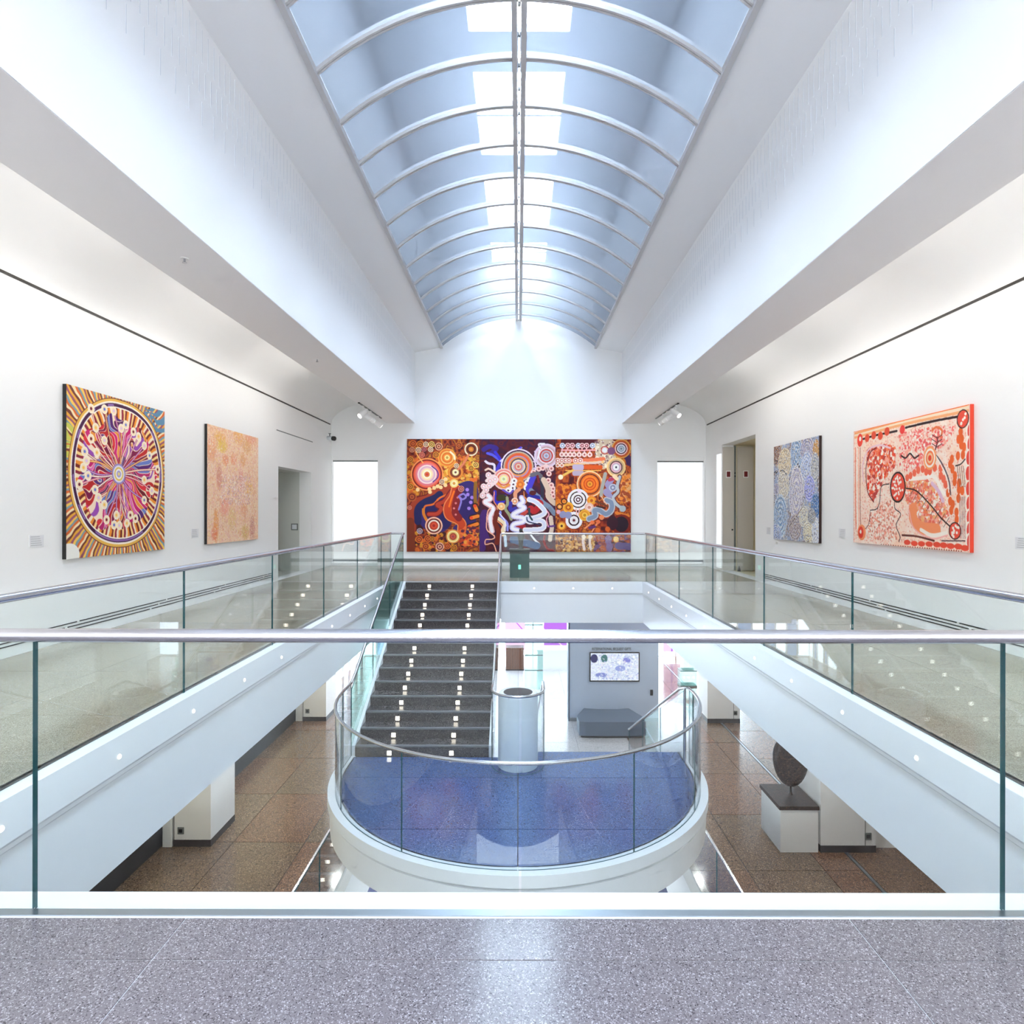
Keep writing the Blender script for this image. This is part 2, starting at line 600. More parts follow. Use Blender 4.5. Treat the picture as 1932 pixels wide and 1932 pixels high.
mb = MB()
wall_grid([-XW - 0.3, WL[0], WL[1], WR[0], WR[1], XW + 0.3], [-0.6, 0.06, 3.08, 6.3], [WL, WR],
          lambda x0, x1, z0, z1: mb.box(x0, x1, YF, YF + 0.35, z0, z1))
mb.prism([(-3.0, 6.3), (3.0, 6.3), (3.0, 9.2), (-3.0, 9.2)], 'y', YF, YF + 0.35)
mb.obj('wall_far', M['white'], label='white end wall with arched top behind the large triptych', cat='wall', kind='structure')
for n, (wn, side) in enumerate(((WL, 'left'), (WR, 'right'))):
    e = empty('window_%d' % (n + 2), ((wn[0] + wn[1]) / 2, YF + 0.12, wn[2]), label='bright white roller blind window at the %s end of the far wall' % side, cat='window', kind='structure')
    cx = (wn[0] + wn[1]) / 2
    hw = (wn[1] - wn[0]) / 2
    h = wn[3] - wn[2]
    MB().box(-hw + 0.02, hw - 0.02, 0.0, 0.01, 0.10, h - 0.10).obj('blind', M['blind'], e)
    MB().box(-hw, hw, -0.08, 0.03, h - 0.10, h).obj('roller_cover', M['white'], e)
    MB().box(-hw, hw, -0.03, 0.0, h - 0.135, h - 0.10).obj('shadow_strip', M['plate'], e)  # grey strip draws the shadow line under the roller cover
    MB().box(-hw, hw, -0.02, 0.02, 0.05, 0.10).obj('bottom_bar', M['channel'], e)
    MB().box(-hw, hw, 0.1, 0.14, 0.0, h).obj('pane', M['blind'], e)
box('baseboard_far', M['plate'], WL[1], WR[0], YF - 0.012, YF, 0.10, 0.20, label='grey slotted air grille band along the foot of the far wall', cat='grille', kind='structure')
# slim blind on the right wall beside the corner
box('window_4', M['blind'], XW - 0.012, XW + 0.01, 16.04, 16.42, 0.06, 3.06, label='slim bright blind between right doorway and far corner', cat='window', kind='structure')

# ------------------------------------------------------------------ beams, coves, ceiling ledges
for s in S:
    e = empty('ceiling_beam_%s' % SIDE[s], (0, 0, 0), label='deep white ceiling beam running along the %s side of the skylight' % SIDE[s], cat='beam', kind='structure')
    a, b = sorted((s * 2.93, s * 3.73))
    MB().box(a, b, YB, YF, ZS, 6.03).obj('beam_body', [M['white']], e)
    # thin skin with warmer paint on the soffit
    a2, b2 = sorted((s * 2.935, s * 3.725))
    MB().box(a2, b2, YB, YF, ZS - 0.004, ZS).obj('soffit', M['soffit'], e)
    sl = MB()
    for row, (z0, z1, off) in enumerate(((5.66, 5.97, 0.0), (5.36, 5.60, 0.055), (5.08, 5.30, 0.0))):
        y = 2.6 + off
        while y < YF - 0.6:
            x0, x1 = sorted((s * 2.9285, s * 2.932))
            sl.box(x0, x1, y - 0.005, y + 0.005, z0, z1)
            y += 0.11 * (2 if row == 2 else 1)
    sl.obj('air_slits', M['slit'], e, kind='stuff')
    # ledge between beam and skylight
    MB().prism([(s * 2.93, 6.03), (s * 2.17, 6.185), (s * 2.17, 6.22), (s * 3.2, 6.30), (s * 3.2, 6.03)], 'y', YB, YF).obj('ledge', M['white'], e)
    # cove
    n = 14
    cov = MB()
    pts = []
    for k in range(n + 1):
        a_ = math.pi / 2 * k / n
        pts.append((s * (3.73 + (XW - 3.73) * math.cos(a_)), ZT + 0.012 + 0.66 * math.sin(a_)))
    outer = [(p[0], p[1] + 0.0) for p in pts]
    vs_ = [(p[0], YB, p[1]) for p in outer] + [(p[0], YF, p[1]) for p in outer]
    m_ = len(outer)
    cov.add(vs_, [(i, i + 1, i + 1 + m_, i + m_) for i in range(m_ - 1)], 0, True)
    top = [(s * (XW + 0.3), YB, 4.9), (s * 3.73, YB, 4.9), (s * (XW + 0.3), YF, 4.9), (s * 3.73, YF, 4.9)]
    cov.add(top, [(0, 1, 3, 2)])
    cov.obj('ceiling_%s' % SIDE[s], M['wall'], label='curved white cove ceiling above the %s gallery' % SIDE[s], cat='ceiling', kind='structure')
    # hidden lamps in the cove, on the outer side of the beam
    for k in range(6):
        y = -3.0 + 3.0 * k
        lo = light('cove_lamp', 'AREA', (s * 3.80, y, 4.34), COVE_W * 3.2, (1.0, 0.97, 0.93), None, 0.10, 2.4)
        lo.rotation_euler = (0, -s * math.atan2(1.5, 1.6), 0)

# sprinkler heads on the left soffit
for (y, nm) in ((6.09, 'nearer the camera'), (10.1, 'farther along')):
    e = empty('sprinkler_head', (-3.31, y, ZS - 0.004), label='small chrome sprinkler on the left beam soffit, %s' % nm, cat='sprinkler', group='sprinklers')
    MB().lathe([(0.035, -0.006), (0.04, 0.0)], 0, 0, 16).obj('rose', M['white'], e)
    MB().lathe([(0.02, -0.045), (0.02, -0.04), (0.008, -0.038), (0.010, -0.006)], 0, 0, 12).obj('nozzle', M['steel'], e)

# ------------------------------------------------------------------ vaulted skylight
sky = empty('window_1', (0, 0, SPZ), label='barrel vaulted skylight with pale ribs and grey-blue translucent panes', cat='skylight', kind='structure')
NA = 28
ribs_y = [5.66 + 0.87 * k for k in range(-11, 14)]
pa = arc(NA)
def skyobj(mb_, name, mat):
    o = mb_.obj(name, mat, sky)
    o.location = (0, 0, -SPZ)
    return o


ribp = arc(NA, RAD - 0.035)
rib_in = arc(NA, RAD - 0.035); rib_out = arc(NA, RAD + 0.04)
for y in ribs_y:
    r_ = MB()
    for (dy0, dy1, e0) in ((-0.032, -0.006, 0), (0.006, 0.032, 0), (-0.014, 0.014, 1)):
        ri = rib_in if e0 == 0 else arc(NA, RAD - 0.02)
        vv = []
        for k in range(NA + 1):
            vv += [(ri[k][0], y + dy0, ri[k][1]), (ri[k][0], y + dy1, ri[k][1]), (rib_out[k][0], y + dy1, rib_out[k][1]), (rib_out[k][0], y + dy0, rib_out[k][1])]
        fs = []
        for k in range(NA):
            for q in range(4):
                p = (q + 1) % 4
                fs.append((4 * k + q, 4 * (k + 1) + q, 4 * (k + 1) + p, 4 * k + p))
        r_.add(vv, fs)
    skyobj(r_, 'rib', M['frame'])
for i in range(len(ribs_y)):
    y0 = ribs_y[i] + 0.03
    y1 = (ribs_y[i + 1] if i + 1 < len(ribs_y) else YF + 0.03) - 0.03
    for half in (0, 1):
        ks = range(0, NA // 2 + 1) if half == 0 else range(NA // 2, NA + 1)
        vv = []
        for k in ks:
            vv += [(pa[k][0], y0, pa[k][1]), (pa[k][0], y1, pa[k][1])]
        m_ = len(list(ks))
        skyobj(MB().add(vv, [(2 * q, 2 * q + 1, 2 * q + 3, 2 * q + 2) for q in range(m_ - 1)], 0, True), 'pane', M['laylight'])
for sx in S:
    a, b = sorted((sx * 0.022, sx * 0.085))
    skyobj(MB().box(a, b, YB, YF, APZ - 0.075, APZ + 0.03), 'ridge_bar', M['frame'])
    x0, x1 = sorted((sx * (SPX - 0.045), sx * (SPX + 0.02)))
    skyobj(MB().box(x0, x1, YB, YF, SPZ - 0.04, SPZ + 0.05), 'springing_bar', M['frame'])
y = 3.0
k = 0
while y < YF:
    ln = 0.42 if k % 2 else 0.36
    skyobj(MB().box(-0.010, 0.010, y + 0.03, y + ln, APZ - 0.05, APZ - 0.04), 'ridge_light', M['ridge_light'])
    skyobj(MB().lathe([(0.016, APZ - 0.07), (0.016, APZ - 0.03)], 0, y + ln + 0.03, 10), 'ridge_bolt', M['channel'])
    y += ln + 0.06
    k += 1

# roof void over the laylight with glazed bays
roof = empty('ceiling_roof_void', (0, 0, 0), label='pale roof void with daylit panes seen through the skylight', cat='ceiling', kind='structure')
ZR = 8.55
bays = [(9.8 + 3.1 * k, 11.35 + 3.1 * k + 0.72) for k in range(-5, 3)]
PW = 0.74
rb = MB()
for s in S:
    a, b = sorted((s * 2.205, s * 2.5))
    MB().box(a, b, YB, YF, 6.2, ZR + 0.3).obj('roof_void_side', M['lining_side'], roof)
    a, b = sorted((s * PW, s * 2.5))
    rb.box(a, b, YB, YF, ZR, ZR + 0.2)
ys = [YB] + [v for p in bays for v in p] + [YF]
for i in range(0, len(ys) - 1, 2):
    if ys[i + 1] > ys[i]:
        rb.box(-PW, PW, ys[i], ys[i + 1], ZR - 0.02, ZR + 0.2)
rb.box(-2.5, 2.5, YB - 0.2, YB, 6.2, ZR + 0.3)
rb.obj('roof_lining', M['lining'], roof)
for (y0, y1) in bays:
    y1 = min(y1, YF)
    MB().box(-PW, PW, y0, y1, ZR + 0.10, ZR + 0.12).obj('roof_pane', M['skypane'], roof)
    ym = (y0 + y1) / 2
    MB().box(-PW, PW, ym - 0.03, ym + 0.03, ZR + 0.02, ZR + 0.09).obj('roof_glazing_bar', M['frame'], roof)

# ------------------------------------------------------------------ balustrades
def glass_box(parent, x0, x1, y0, y1, z0, z1, mat='glass'):
    """pane with teal cut edges"""
    if (x1 - x0) > (y1 - y0):
        fm = [1, 1, 0, 1, 0, 1]
    else:
        fm = [1, 1, 1, 0, 1, 0]
    mb_ = MB().box(x0, x1, y0, y1, z0, z1, faces_mi=fm)
    return mb_.obj('glass_panel', [M[mat], M['edge']], parent)


def balustrade(name, label, loc):
    return empty(name, loc, label=label, cat='railing')


GT = 0.013
# front
b = balustrade('glass_balustrade', 'front glass railing with thick steel handrail nearest the viewer', (0, 0, 0))
for (x0, x1) in ((-2.80, -1.853), (-1.843, 0.004), (0.014, 1.851), (1.861, 2.80)):
    glass_box(b, x0, x1, YG0 - GT / 2, YG0 + GT / 2, -0.02, 1.04)
MB().tube([(-2.83, YG0, 1.045), (0.0, YG0, 1.045), (2.83, YG0, 1.045)], 0.026, 20).obj('handrail', M['steel'], b)
MB().box(-2.83, 2.83, YG0 - 0.045, YG0 - GT / 2 - 0.002, -0.015, 0.004).obj('base_channel', M['channel'], b)
# side galleries
joint = [5.15 + 1.85 * k for k in range(-1, 5)]
for s in S:
    b = balustrade('glass_balustrade', 'glass railing with steel handrail along the %s gallery' % SIDE[s], (0, 0, 0))
    ed = [YG0 + 0.02] + joint + [YG1 - 0.02]
    for k in range(len(ed) - 1):
        x0, x1 = sorted((s * (XG - GT / 2), s * (XG + GT / 2)))
        glass_box(b, x0, x1, ed[k] + 0.006, ed[k + 1] - 0.006, -0.03, 1.04)
    MB().tube([(s * XG, YG0 + 0.027, 1.045), (s * XG, 8, 1.045), (s * XG, YG1, 1.045)], 0.026, 16).obj('handrail', M['steel'], b)
    x0, x1 = sorted((s * (XG + 0.008), s * (XG + 0.028)))
    MB().box(x0, x1, YG0 + 0.02, YG1 - 0.02, -0.02, 0.003).obj('base_channel', M['skirt'], b)
# far, right of the stair
b = balustrade('glass_balustrade', 'glass railing across the far edge of the void, right of the stair', (0, 0, 0))
for (x0, x1) in ((-0.36, 1.2), (1.212, 2.78)):
    glass_box(b, x0, x1, YG1 - GT / 2, YG1 + GT / 2, -0.03, 1.04)
MB().tube([(-0.36, YG1, 1.045), (1, YG1, 1.045), (2.77, YG1, 1.045)], 0.022, 14).obj('handrail', M['steel'], b)
# short return left of the stair
b = balustrade('glass_balustrade', 'short glass railing return at the left head of the stair', (0, 0, 0))
glass_box(b, -2.79, -2.52, YG1 - GT / 2, YG1 + GT / 2, -0.03, 1.04)
MB().tube([(-2.80, YG1, 1.045), (-2.65, YG1, 1.045), (-2.50, YG1, 1.045)], 0.022, 14).obj('handrail', M['steel'], b)


def slope_panel(parent, x, y0, z0, y1, z1, h, mat='glass', n=3, drop=0.25):
    """raking glass in the plane x = const"""
    for k in range(n):
        a = k / n; c = (k + 1) / n
        ya, yb_ = y0 + (y1 - y0) * a, y0 + (y1 - y0) * c
        g = 0.006 * (1 if y1 > y0 else -1)
        ya += g; yb_ -= g
        za, zb = z0 + (z1 - z0) * a, z0 + (z1 - z0) * c
        poly = [(ya, za - drop), (yb_, zb - drop), (yb_, zb + h), (ya, za + h)]
        mb_ = MB()
        vv = [(x - GT / 2, p[0], p[1]) for p in poly] + [(x + GT / 2, p[0], p[1]) for p in poly]
        mb_.add(vv, [(0, 1, 2, 3), (7, 6, 5, 4)], 0)
        mb_.add(vv, [(i, i + 4, (i + 1) % 4 + 4, (i + 1) % 4) for i in range(4)], 1)
        mb_.obj('glass_panel', [M[mat], M['edge']], parent)


YL = YS - TREAD * 13          # last riser of the upper flight
RC, YC = 2.52, 8.85           # curved landing balustrade
XSL, XSR = -2.52, -0.38       # stair edges
XBL, XBR = 0.38, 2.46
ZRL = ZL + 1.10               # landing handrail
# left stair rail + sweep round the landing as two things
b = balustrade('stair_balustrade', 'raking glass railing on the left side of the upper stair', (0, 0, 0))
slope_panel(b, XSL, YS, 0.0, YL, ZL, 1.0, 'glass_green', 3)
MB().tube([(XSL, YG1, 1.045), (XSL, YS - 0.1, 1.02), (XSL, YL + 0.25, ZRL + 0.10), (XSL, YL, ZRL)], 0.021, 14).obj('handrail', M['steel'], b)
b = balustrade('curved_balustrade', 'curved glass railing wrapping the half-round stair landing', (0, 0, 0))
def cyl_panel(parent, cx, cy_, r, a0, a1, z0, z1, mat, n=10):
    ri, ro = r - GT / 2, r + GT / 2
    A = [a0 + (a1 - a0) * k / n for k in range(n + 1)]
    vv = []
    for a in A:
        vv += [(cx + ri * math.sin(a), cy_ - ri * math.cos(a), z0), (cx + ro * math.sin(a), cy_ - ro * math.cos(a), z0),
               (cx + ro * math.sin(a), cy_ - ro * math.cos(a), z1), (cx + ri * math.sin(a), cy_ - ri * math.cos(a), z1)]
    mb_ = MB()
    mb_.add(vv, [(4 * k + 1, 4 * k + 5, 4 * k + 6, 4 * k + 2) for k in range(n)] + [(4 * k + 0, 4 * k + 3, 4 * k + 7, 4 * k + 4) for k in range(n)], 0, True)
    mb_.add(vv, [(4 * k + 2, 4 * k + 6, 4 * k + 7, 4 * k + 3) for k in range(n)] + [(4 * k, 4 * k + 4, 4 * k + 5, 4 * k + 1) for k in range(n)] + [(0, 1, 2, 3), (4 * n, 4 * n + 3, 4 * n + 2, 4 * n + 1)], 1)
    return mb_.obj('glass_panel', [M[mat], M['edge']], parent)


for k in range(-3, 3):
    cyl_panel(b, 0, YC, RC, math.radians(30 * k) + 0.002, math.radians(30 * k + 30) - 0.002, ZL + 0.002, ZRL - 0.01, 'glass_blue')
glass_box(b, -RC - GT / 2, -RC + GT / 2, YC + 0.01, YL - 0.01, ZL + 0.002, ZRL - 0.01, 'glass_blue')
glass_box(b, RC - GT / 2, RC + GT / 2, YC + 0.01, 9.05, ZL + 0.002, ZRL - 0.01, 'glass_blue')
pts = [(-RC, YL, ZRL), (-RC, YL - 0.2, ZRL)]
for k in range(0, 61):
    a = math.radians(-90 + 3 * k)
    pts.append((RC * math.sin(a), YC - RC * math.cos(a), ZRL))
pts += [(RC - 0.01, 9.05, ZRL)]
MB().tube(pts, 0.021, 14).obj('handrail', M['steel'], b)
# flight down: right rail
YB0 = 9.47
YB1 = YB0 + TREAD * 13
b = balustrade('stair_balustrade', 'raking glass railing on the right of the lower return stair', (0, 0, 0))
slope_panel(b, XBR, 9.12, ZL + 0.02, YB1, ZG, 1.02, 'glass_blue', 3)
MB().tube([(XBR, 9.05, ZRL), (XBR, YB0 - 0.1, ZRL - 0.10), (XBR, YB1, ZG + 1.05), (XBR, YB1 + 0.05, ZG + 1.04)], 0.020, 14).obj('handrail', M['steel'], b)
MB().tube([(XBR, 9.06, ZRL), (XBR, 9.06, ZL)], 0.018, 12).obj('post', M['steel'], b)
# inner rail: up flight, round the newel, down flight
b = balustrade('stair_balustrade', 'inner glass railing of the stair curling round the white newel drum', (0, 0, 0))
slope_panel(b, XSR, YS, 0.0, YL, ZL, 1.0, 'glass_blue', 3)
slope_panel(b, XBL, YB0 - 0.1, ZL, YB1, ZG, 1.0, 'glass_blue', 3)
NCY = 8.98
cyl_panel(b, 0, NCY, 0.38, -math.pi / 2, math.pi / 2, ZL + 0.002, ZRL - 0.01, 'glass_blue', 18)
glass_box(b, XSR - GT / 2, XSR + GT / 2, NCY + 0.01, YL - 0.01, ZL, ZRL - 0.01, 'glass_blue')
glass_box(b, XBL - GT / 2, XBL + GT / 2, NCY + 0.01, YB0 - 0.11, ZL, ZRL - 0.01, 'glass_blue')
pts = [(XSR, YG1, 1.045), (XSR, YS - 0.1, 1.02), (XSR, YL + 0.25, ZRL + 0.10), (XSR, YL, ZRL)]
for k in range(0, 25):
    a = math.radians(-90 + 7.5 * k)
    pts.append((0.38 * math.sin(a), NCY - 0.38 * math.cos(a), ZRL))
pts += [(XBL, YB0 - 0.1, ZRL), (XBL, YB0 + 0.2, ZRL - 0.12), (XBL, YB1, ZG + 1.04)]
MB().tube(pts, 0.019, 14).obj('handrail', M['steel'], b)
MB().tube([(XSR, YG1, 1.045), (XSR, YG1, 0.0)], 0.018, 12).obj('post', M['steel'], b)

# newel drum
e = empty('newel_drum', (0, NCY, ZL), label='white drum newel with dark top inside the curling inner rail', cat='newel')
MB().lathe([(0.29, 0.0), (0.29, 1.03), (0.275, 1.06), (0.215, 1.06)], 0, 0, 40).obj('body', M['fascia'], e)
MB().lathe([(0.212, 1.045), (0.212, 1.064)], 0, 0, 40).obj('dark_cap', M['skirt'], e)

# ------------------------------------------------------------------ stairs
def flight(label, x0, x1, ytop, ztop, direction, lights=True):
    """direction -1: descends towards the camera; +1: descends away"""
    e = empty('staircase', ((x0 + x1) / 2, ytop, ztop), label=label, cat='staircase')
    xc = (x0 + x1) / 2
    hw = (x1 - x0) / 2
    sq = MB().box(-0.032, 0.032, -0.004, 0.004, -0.032, 0.032).mesh('step_light', M['steplight'])
    for k in range(13):
        yb = direction * TREAD * k
        ya = direction * TREAD * (k + 1)
        zt = -RISE * (k + 1)
        y0, y1 = sorted((ya, yb))
        st = MB().box(-hw, hw, y0, y1 + 0.0, zt - 0.30, zt - 0.0).obj('step', M['stair_stone'], e)
        yn = ya
        n0, n1 = sorted((yn + direction * 0.004, yn - direction * 0.045))
        MB().box(-hw, hw, n0, n1, zt - 0.022, zt + 0.002).obj('nosing', M['nosing'], st)
    # risers carrying the lights (including the top and bottom ones)
    for k in range(14):
        y = direction * TREAD * k
        z = -RISE * k
        if direction < 0:
            r_ = MB().box(-hw, hw, y - 0.012, y, z - RISE, z - 0.024).obj('riser', M['stair_stone'], e)
            if lights:
                for lx in (-1.943 - xc, -1.004 - xc):
                    d = bpy.data.objects.new('step_light', sq)
                    d.location = (lx, y - 0.015, z - 0.105)
                    C.objects.link(d); d.parent = r_
    # raking soffit and stringers
    yE = direction * TREAD * 13
    for xs_ in (-hw, hw):
        a, c = sorted((xs_, xs_ + (0.05 if xs_ > 0 else -0.05)))
        pol = [(0, 0.0), (yE, -RISE * 13.0), (yE, -RISE * 14 - 0.25), (0, -RISE - 0.35)]
        MB().prism(pol, 'x', a, c).obj('stringer', M['fascia'], e)
    pol = [(0, -RISE - 0.34), (yE, -RISE * 14 - 0.24), (yE, -RISE * 14 - 0.30), (0, -RISE - 0.40)]
    MB().prism(pol, 'x', -hw, hw).obj('soffit', M['fascia'], e)
    return e


flight('dark granite stair with glowing step lights, rising to the upper gallery', XSL + 0.06, XSR - 0.06, YS, 0.0, -1)
flight('dark granite return stair descending from the landing to the ground floor', XBL + 0.06, XBR - 0.06, YB0, ZL, +1)
flight('dark lower stair with step lights going down below the ground floor', XSL + 0.06, XSR - 0.06, YS, ZG, -1)

# ------------------------------------------------------------------ half-round landing
land = empty('stair_landing', (0, YC, ZL), label='half-round stair landing with white rim and dark blue-grey floor', cat='landing')
def land_poly(r, n=48, y_end=0.0):
    return [(r * math.sin(math.radians(-90 + 180 * k / n)), -r * math.cos(math.radians(-90 + 180 * k / n))) for k in range(n + 1)]


prof = [(2.45, 0.0), (2.62, 0.0), (2.62, -0.13), (2.575, -0.135), (2.575, -0.165), (2.60, -0.17), (2.585, -0.50), (2.40, -0.50)]
vv = []; fs = []
NSEG = 60
for k in range(NSEG + 1):
    a = math.radians(-90 + 180 * k / NSEG)
    for (r, z) in prof:
        vv.append((r * math.sin(a), -r * math.cos(a), z))
np_ = len(prof)
for k in range(NSEG):
    for q in range(np_ - 1):
        fs.append((k * np_ + q, k * np_ + q + 1, (k + 1) * np_ + q + 1, (k + 1) * np_ + q))
rim = MB().add(vv, fs, 0, False)
for s in S:
    for q in range(1):
        pp = [(s * p[0], p[1]) for p in prof]
        rim.prism(pp, 'y', 0.0, (YL - YC) if s < 0 else 0.62)
rim.obj('rim', M['fascia'], land)
# slab under the floor pieces
slab_poly = land_poly(2.46) + [(2.46, 0.62), (0.30, 0.62), (-0.30, YL - YC), (-2.46, YL - YC)]
MB().prism(slab_poly, 'z', -0.50, -0.02).obj('slab', M['grout_dark'], land)
MB().box(0.38, 2.46, 0.60, 0.63, -0.5, -0.02).obj('landing_edge', M['stair_stone'], land)
def clip_band(y0, y1, x0, x1, r=2.47):
    pts_ = []
    n = 20
    def xl(y):
        return math.sqrt(max(r * r - y * y, 0.0)) if y < 0 else r
    L_, R_ = [], []
    for k in range(n + 1):
        y = y0 + (y1 - y0) * k / n
        lim = xl(y)
        a = max(x0, -lim); c = min(x1, lim)
        if c - a < 0.01:
            continue
        L_.append((a, y)); R_.append((c, y))
    return R_ + L_[::-1]


g = 0.006
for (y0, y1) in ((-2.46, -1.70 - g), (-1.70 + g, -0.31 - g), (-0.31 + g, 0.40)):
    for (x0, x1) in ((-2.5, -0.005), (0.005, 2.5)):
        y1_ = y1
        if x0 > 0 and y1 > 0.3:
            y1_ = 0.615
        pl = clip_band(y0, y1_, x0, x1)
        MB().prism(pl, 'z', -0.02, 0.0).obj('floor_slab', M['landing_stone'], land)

# ------------------------------------------------------------------ ground floor
gf = MB()
XO = 2.83
YO = 13.70
YE = 25.0
GXL, GXR = -6.25, 9.0
gf.box(GXL, -XO, YB, YE, ZG - 0.5, ZG - 0.014)
gf.box(XO, GXR, YB, YE, ZG - 0.5, ZG - 0.014)
gf.box(-XO, XO, YO, YE, ZG - 0.5, ZG - 0.014)
gf.box(-XO, XO, YB, 1.0, ZG - 0.5, ZG - 0.014)
gfloor = gf.obj('floor', M['grout_dark'], label='brown polished granite floor of the ground level', cat='floor', kind='structure')
ysr = rng(4.5, YE, 1.86, 10.06)
ysl = rng(4.5, YE, 1.86, 10.9)
tiles(gfloor, M['ground_stone'], [GXL, -5.04, -3.77, -XO], ysl, ZG, gap=0.014)
tiles(gfloor, M['ground_stone'], [XO, 3.76, 5.03, 5.63], ysr, ZG, gap=0.014)
tiles(gfloor, M['ground_stone'], [5.70, 6.9, 9.0], ysl, ZG, gap=0.014)
tiles(gfloor, M['daylit_stone'], [-XO, -1.5, 0.0, 1.5, XO], rng(YO, YE, 1.86, 10.06), ZG)
MB().box(5.64, 5.69, 4.5, YE, ZG - 0.02, ZG + 0.002).obj('metal_strip', M['channel'], gfloor)
# rim of the floor opening and the level below
for n, s in enumerate(S):
    x0, x1 = sorted((s * (XO - 0.16), s * XO))
    mb = MB().box(x0, x1, 1.0, YO, ZG - 0.25, ZG - 0.002)
    x0, x1 = sorted((s * (XO - 0.10), s * (XO + 0.2)))
    mb.box(x0, x1, 1.0, YO, ZG - 1.05, ZG - 0.25)
    mb.obj('trim_%d' % (7 + n), M['fascia'], label='white rim of the ground floor opening on the %s' % SIDE[s], cat='fascia', kind='structure')
    b = balustrade('glass_balustrade', 'ground floor glass barrier on the %s of the opening below the landing' % SIDE[s], (0, 0, 0))
    ed = rng(1.2, YO - 0.1, 1.9, 3.0)
    for k in range(len(ed) - 1):
        x0, x1 = sorted((s * (XO - 0.02), s * (XO - 0.02) + 0.014))
        glass_box(b, min(x0, x1), max(x0, x1), ed[k] + 0.005, ed[k + 1] - 0.005, ZG - 0.05, ZG + 1.08, 'glass_blue')
    xx = s * (XO - 0.013)
    MB().box(xx - 0.014, xx + 0.014, 1.2, YO - 0.1, ZG + 1.08, ZG + 1.10).obj('top_rail', M['steel'], b)
box('floor_basement', M['lowfloor'], -7, 7, -2, 20, -8.8, -8.68, label='dark blue basement floor glimpsed below the landing', cat='floor', kind='structure')
# ground floor walls
wl = box('wall_ground_left', M['cream'], GXL - 0.2, GXL, YB, 18.2, ZG, ZC, label='cream ground floor wall behind the left columns', cat='wall', kind='structure')
box('baseboard_left', M['black'], GXL - 0.001, GXL + 0.02, YB, 18.2, ZG, ZG + 0.40, label='tall black skirting on the ground floor left wall', cat='skirting', kind='structure')
box('wall_ground_right', M['wall'], GXR, GXR + 0.2, YB, YE, ZG, ZC, label='white ground floor wall on the far right', cat='wall', kind='structure')
box('wall_ground_return', M['wall'], 6.2, GXR, 10.75, 10.95, ZG, ZC, label='white ground floor return wall right of the near column', cat='wall', kind='structure')
box('wall_light_block', M['wall'], GXL - 0.2, GXR + 0.2, YB - 0.2, YB, ZG - 0.5, -0.6, label='unseen ground floor wall behind the viewer, added to keep light out', cat='wall', kind='structure')  # added out of view to cut rear light and glare in the far glass
cl = MB()
for s in S:
    a, b_ = sorted((s * 3.1, GXR + 0.2 if s > 0 else GXL - 0.2))
    cl.box(a, b_, YB, YE + 0.3, ZC, ZC + 0.28)
cl.box(-3.1, 3.1, 13.9, YE + 0.3, ZC, ZC + 0.28)
cl.box(-3.1, 3.1, YB, 2.2, ZC, ZC + 0.28)
cl.obj('ceiling_ground', M['white'], label='white ceiling over the ground floor', cat='ceiling', kind='structure')

# columns
def column(name_label, x0, x1, y0, y1, s):
    e = empty('column', ((x0 + x1) / 2, y0, ZG), label=name_label, cat='column')
    cx = (x0 + x1) / 2
    hw = (x1 - x0) / 2
    MB().box(-hw, hw, 0, y1 - y0, 0.12, ZC - ZG).obj('shaft', M['white'], e)
    MB().box(-hw - 0.005, hw + 0.005, -0.005, y1 - y0 + 0.005, 0, 0.12).obj('plinth_band', M['skirt'], e)
    sx = hw * 0.72 if s > 0 else -hw * 0.60
    pl = MB().box(sx - 0.055, sx + 0.055, -0.012, 0.0, 0.22, 0.34).obj('socket_plate', M['plate'], e)
    MB().box(sx - 0.03, sx + 0.03, -0.016, -0.011, 0.25, 0.31).obj('socket', M['black'], pl)
    jx = hw * 0.62 if s > 0 else -hw * 0.97
    MB().box(jx - 0.006, jx + 0.006, -0.004, 0.0, 0.0, ZC - ZG).obj('joint', M['plate'], e)
    return e


column('white ground floor column at lower left, nearest the camera', -6.02, -5.37, 10.75, 11.66, -1)
column('white ground floor column at far left beside the blue windows', -6.02, -5.37, 17.2, 18.1, -1)
column('white ground floor column right behind the sculpture plinth', 5.22, 6.17, 10.60, 11.6, 1)
column('white ground floor column at far right beyond the landing rail', 5.27, 6.17, 17.1, 18.0, 1)
for (x0, x1, y, nm) in ((-6.2, -6.04, 10.78, 'lower left column'), (-6.22, -6.04, 17.25, 'far left column')):
    e = empty('slim_pilaster', ((x0 + x1) / 2, y, ZG), label='slim white pilaster just left of the %s' % nm, cat='pilaster', group='pilasters')
    MB().box(-(x1 - x0) / 2, (x1 - x0) / 2, -0.05, 0.2, 0.0, ZC - ZG).obj('shaft', M['white'], e)
    MB().box(-(x1 - x0) / 2 + 0.01, (x1 - x0) / 2 - 0.01, -0.06, -0.05, 0.05, ZC - ZG - 0.05).obj('cover_strip', M['fascia'], e)

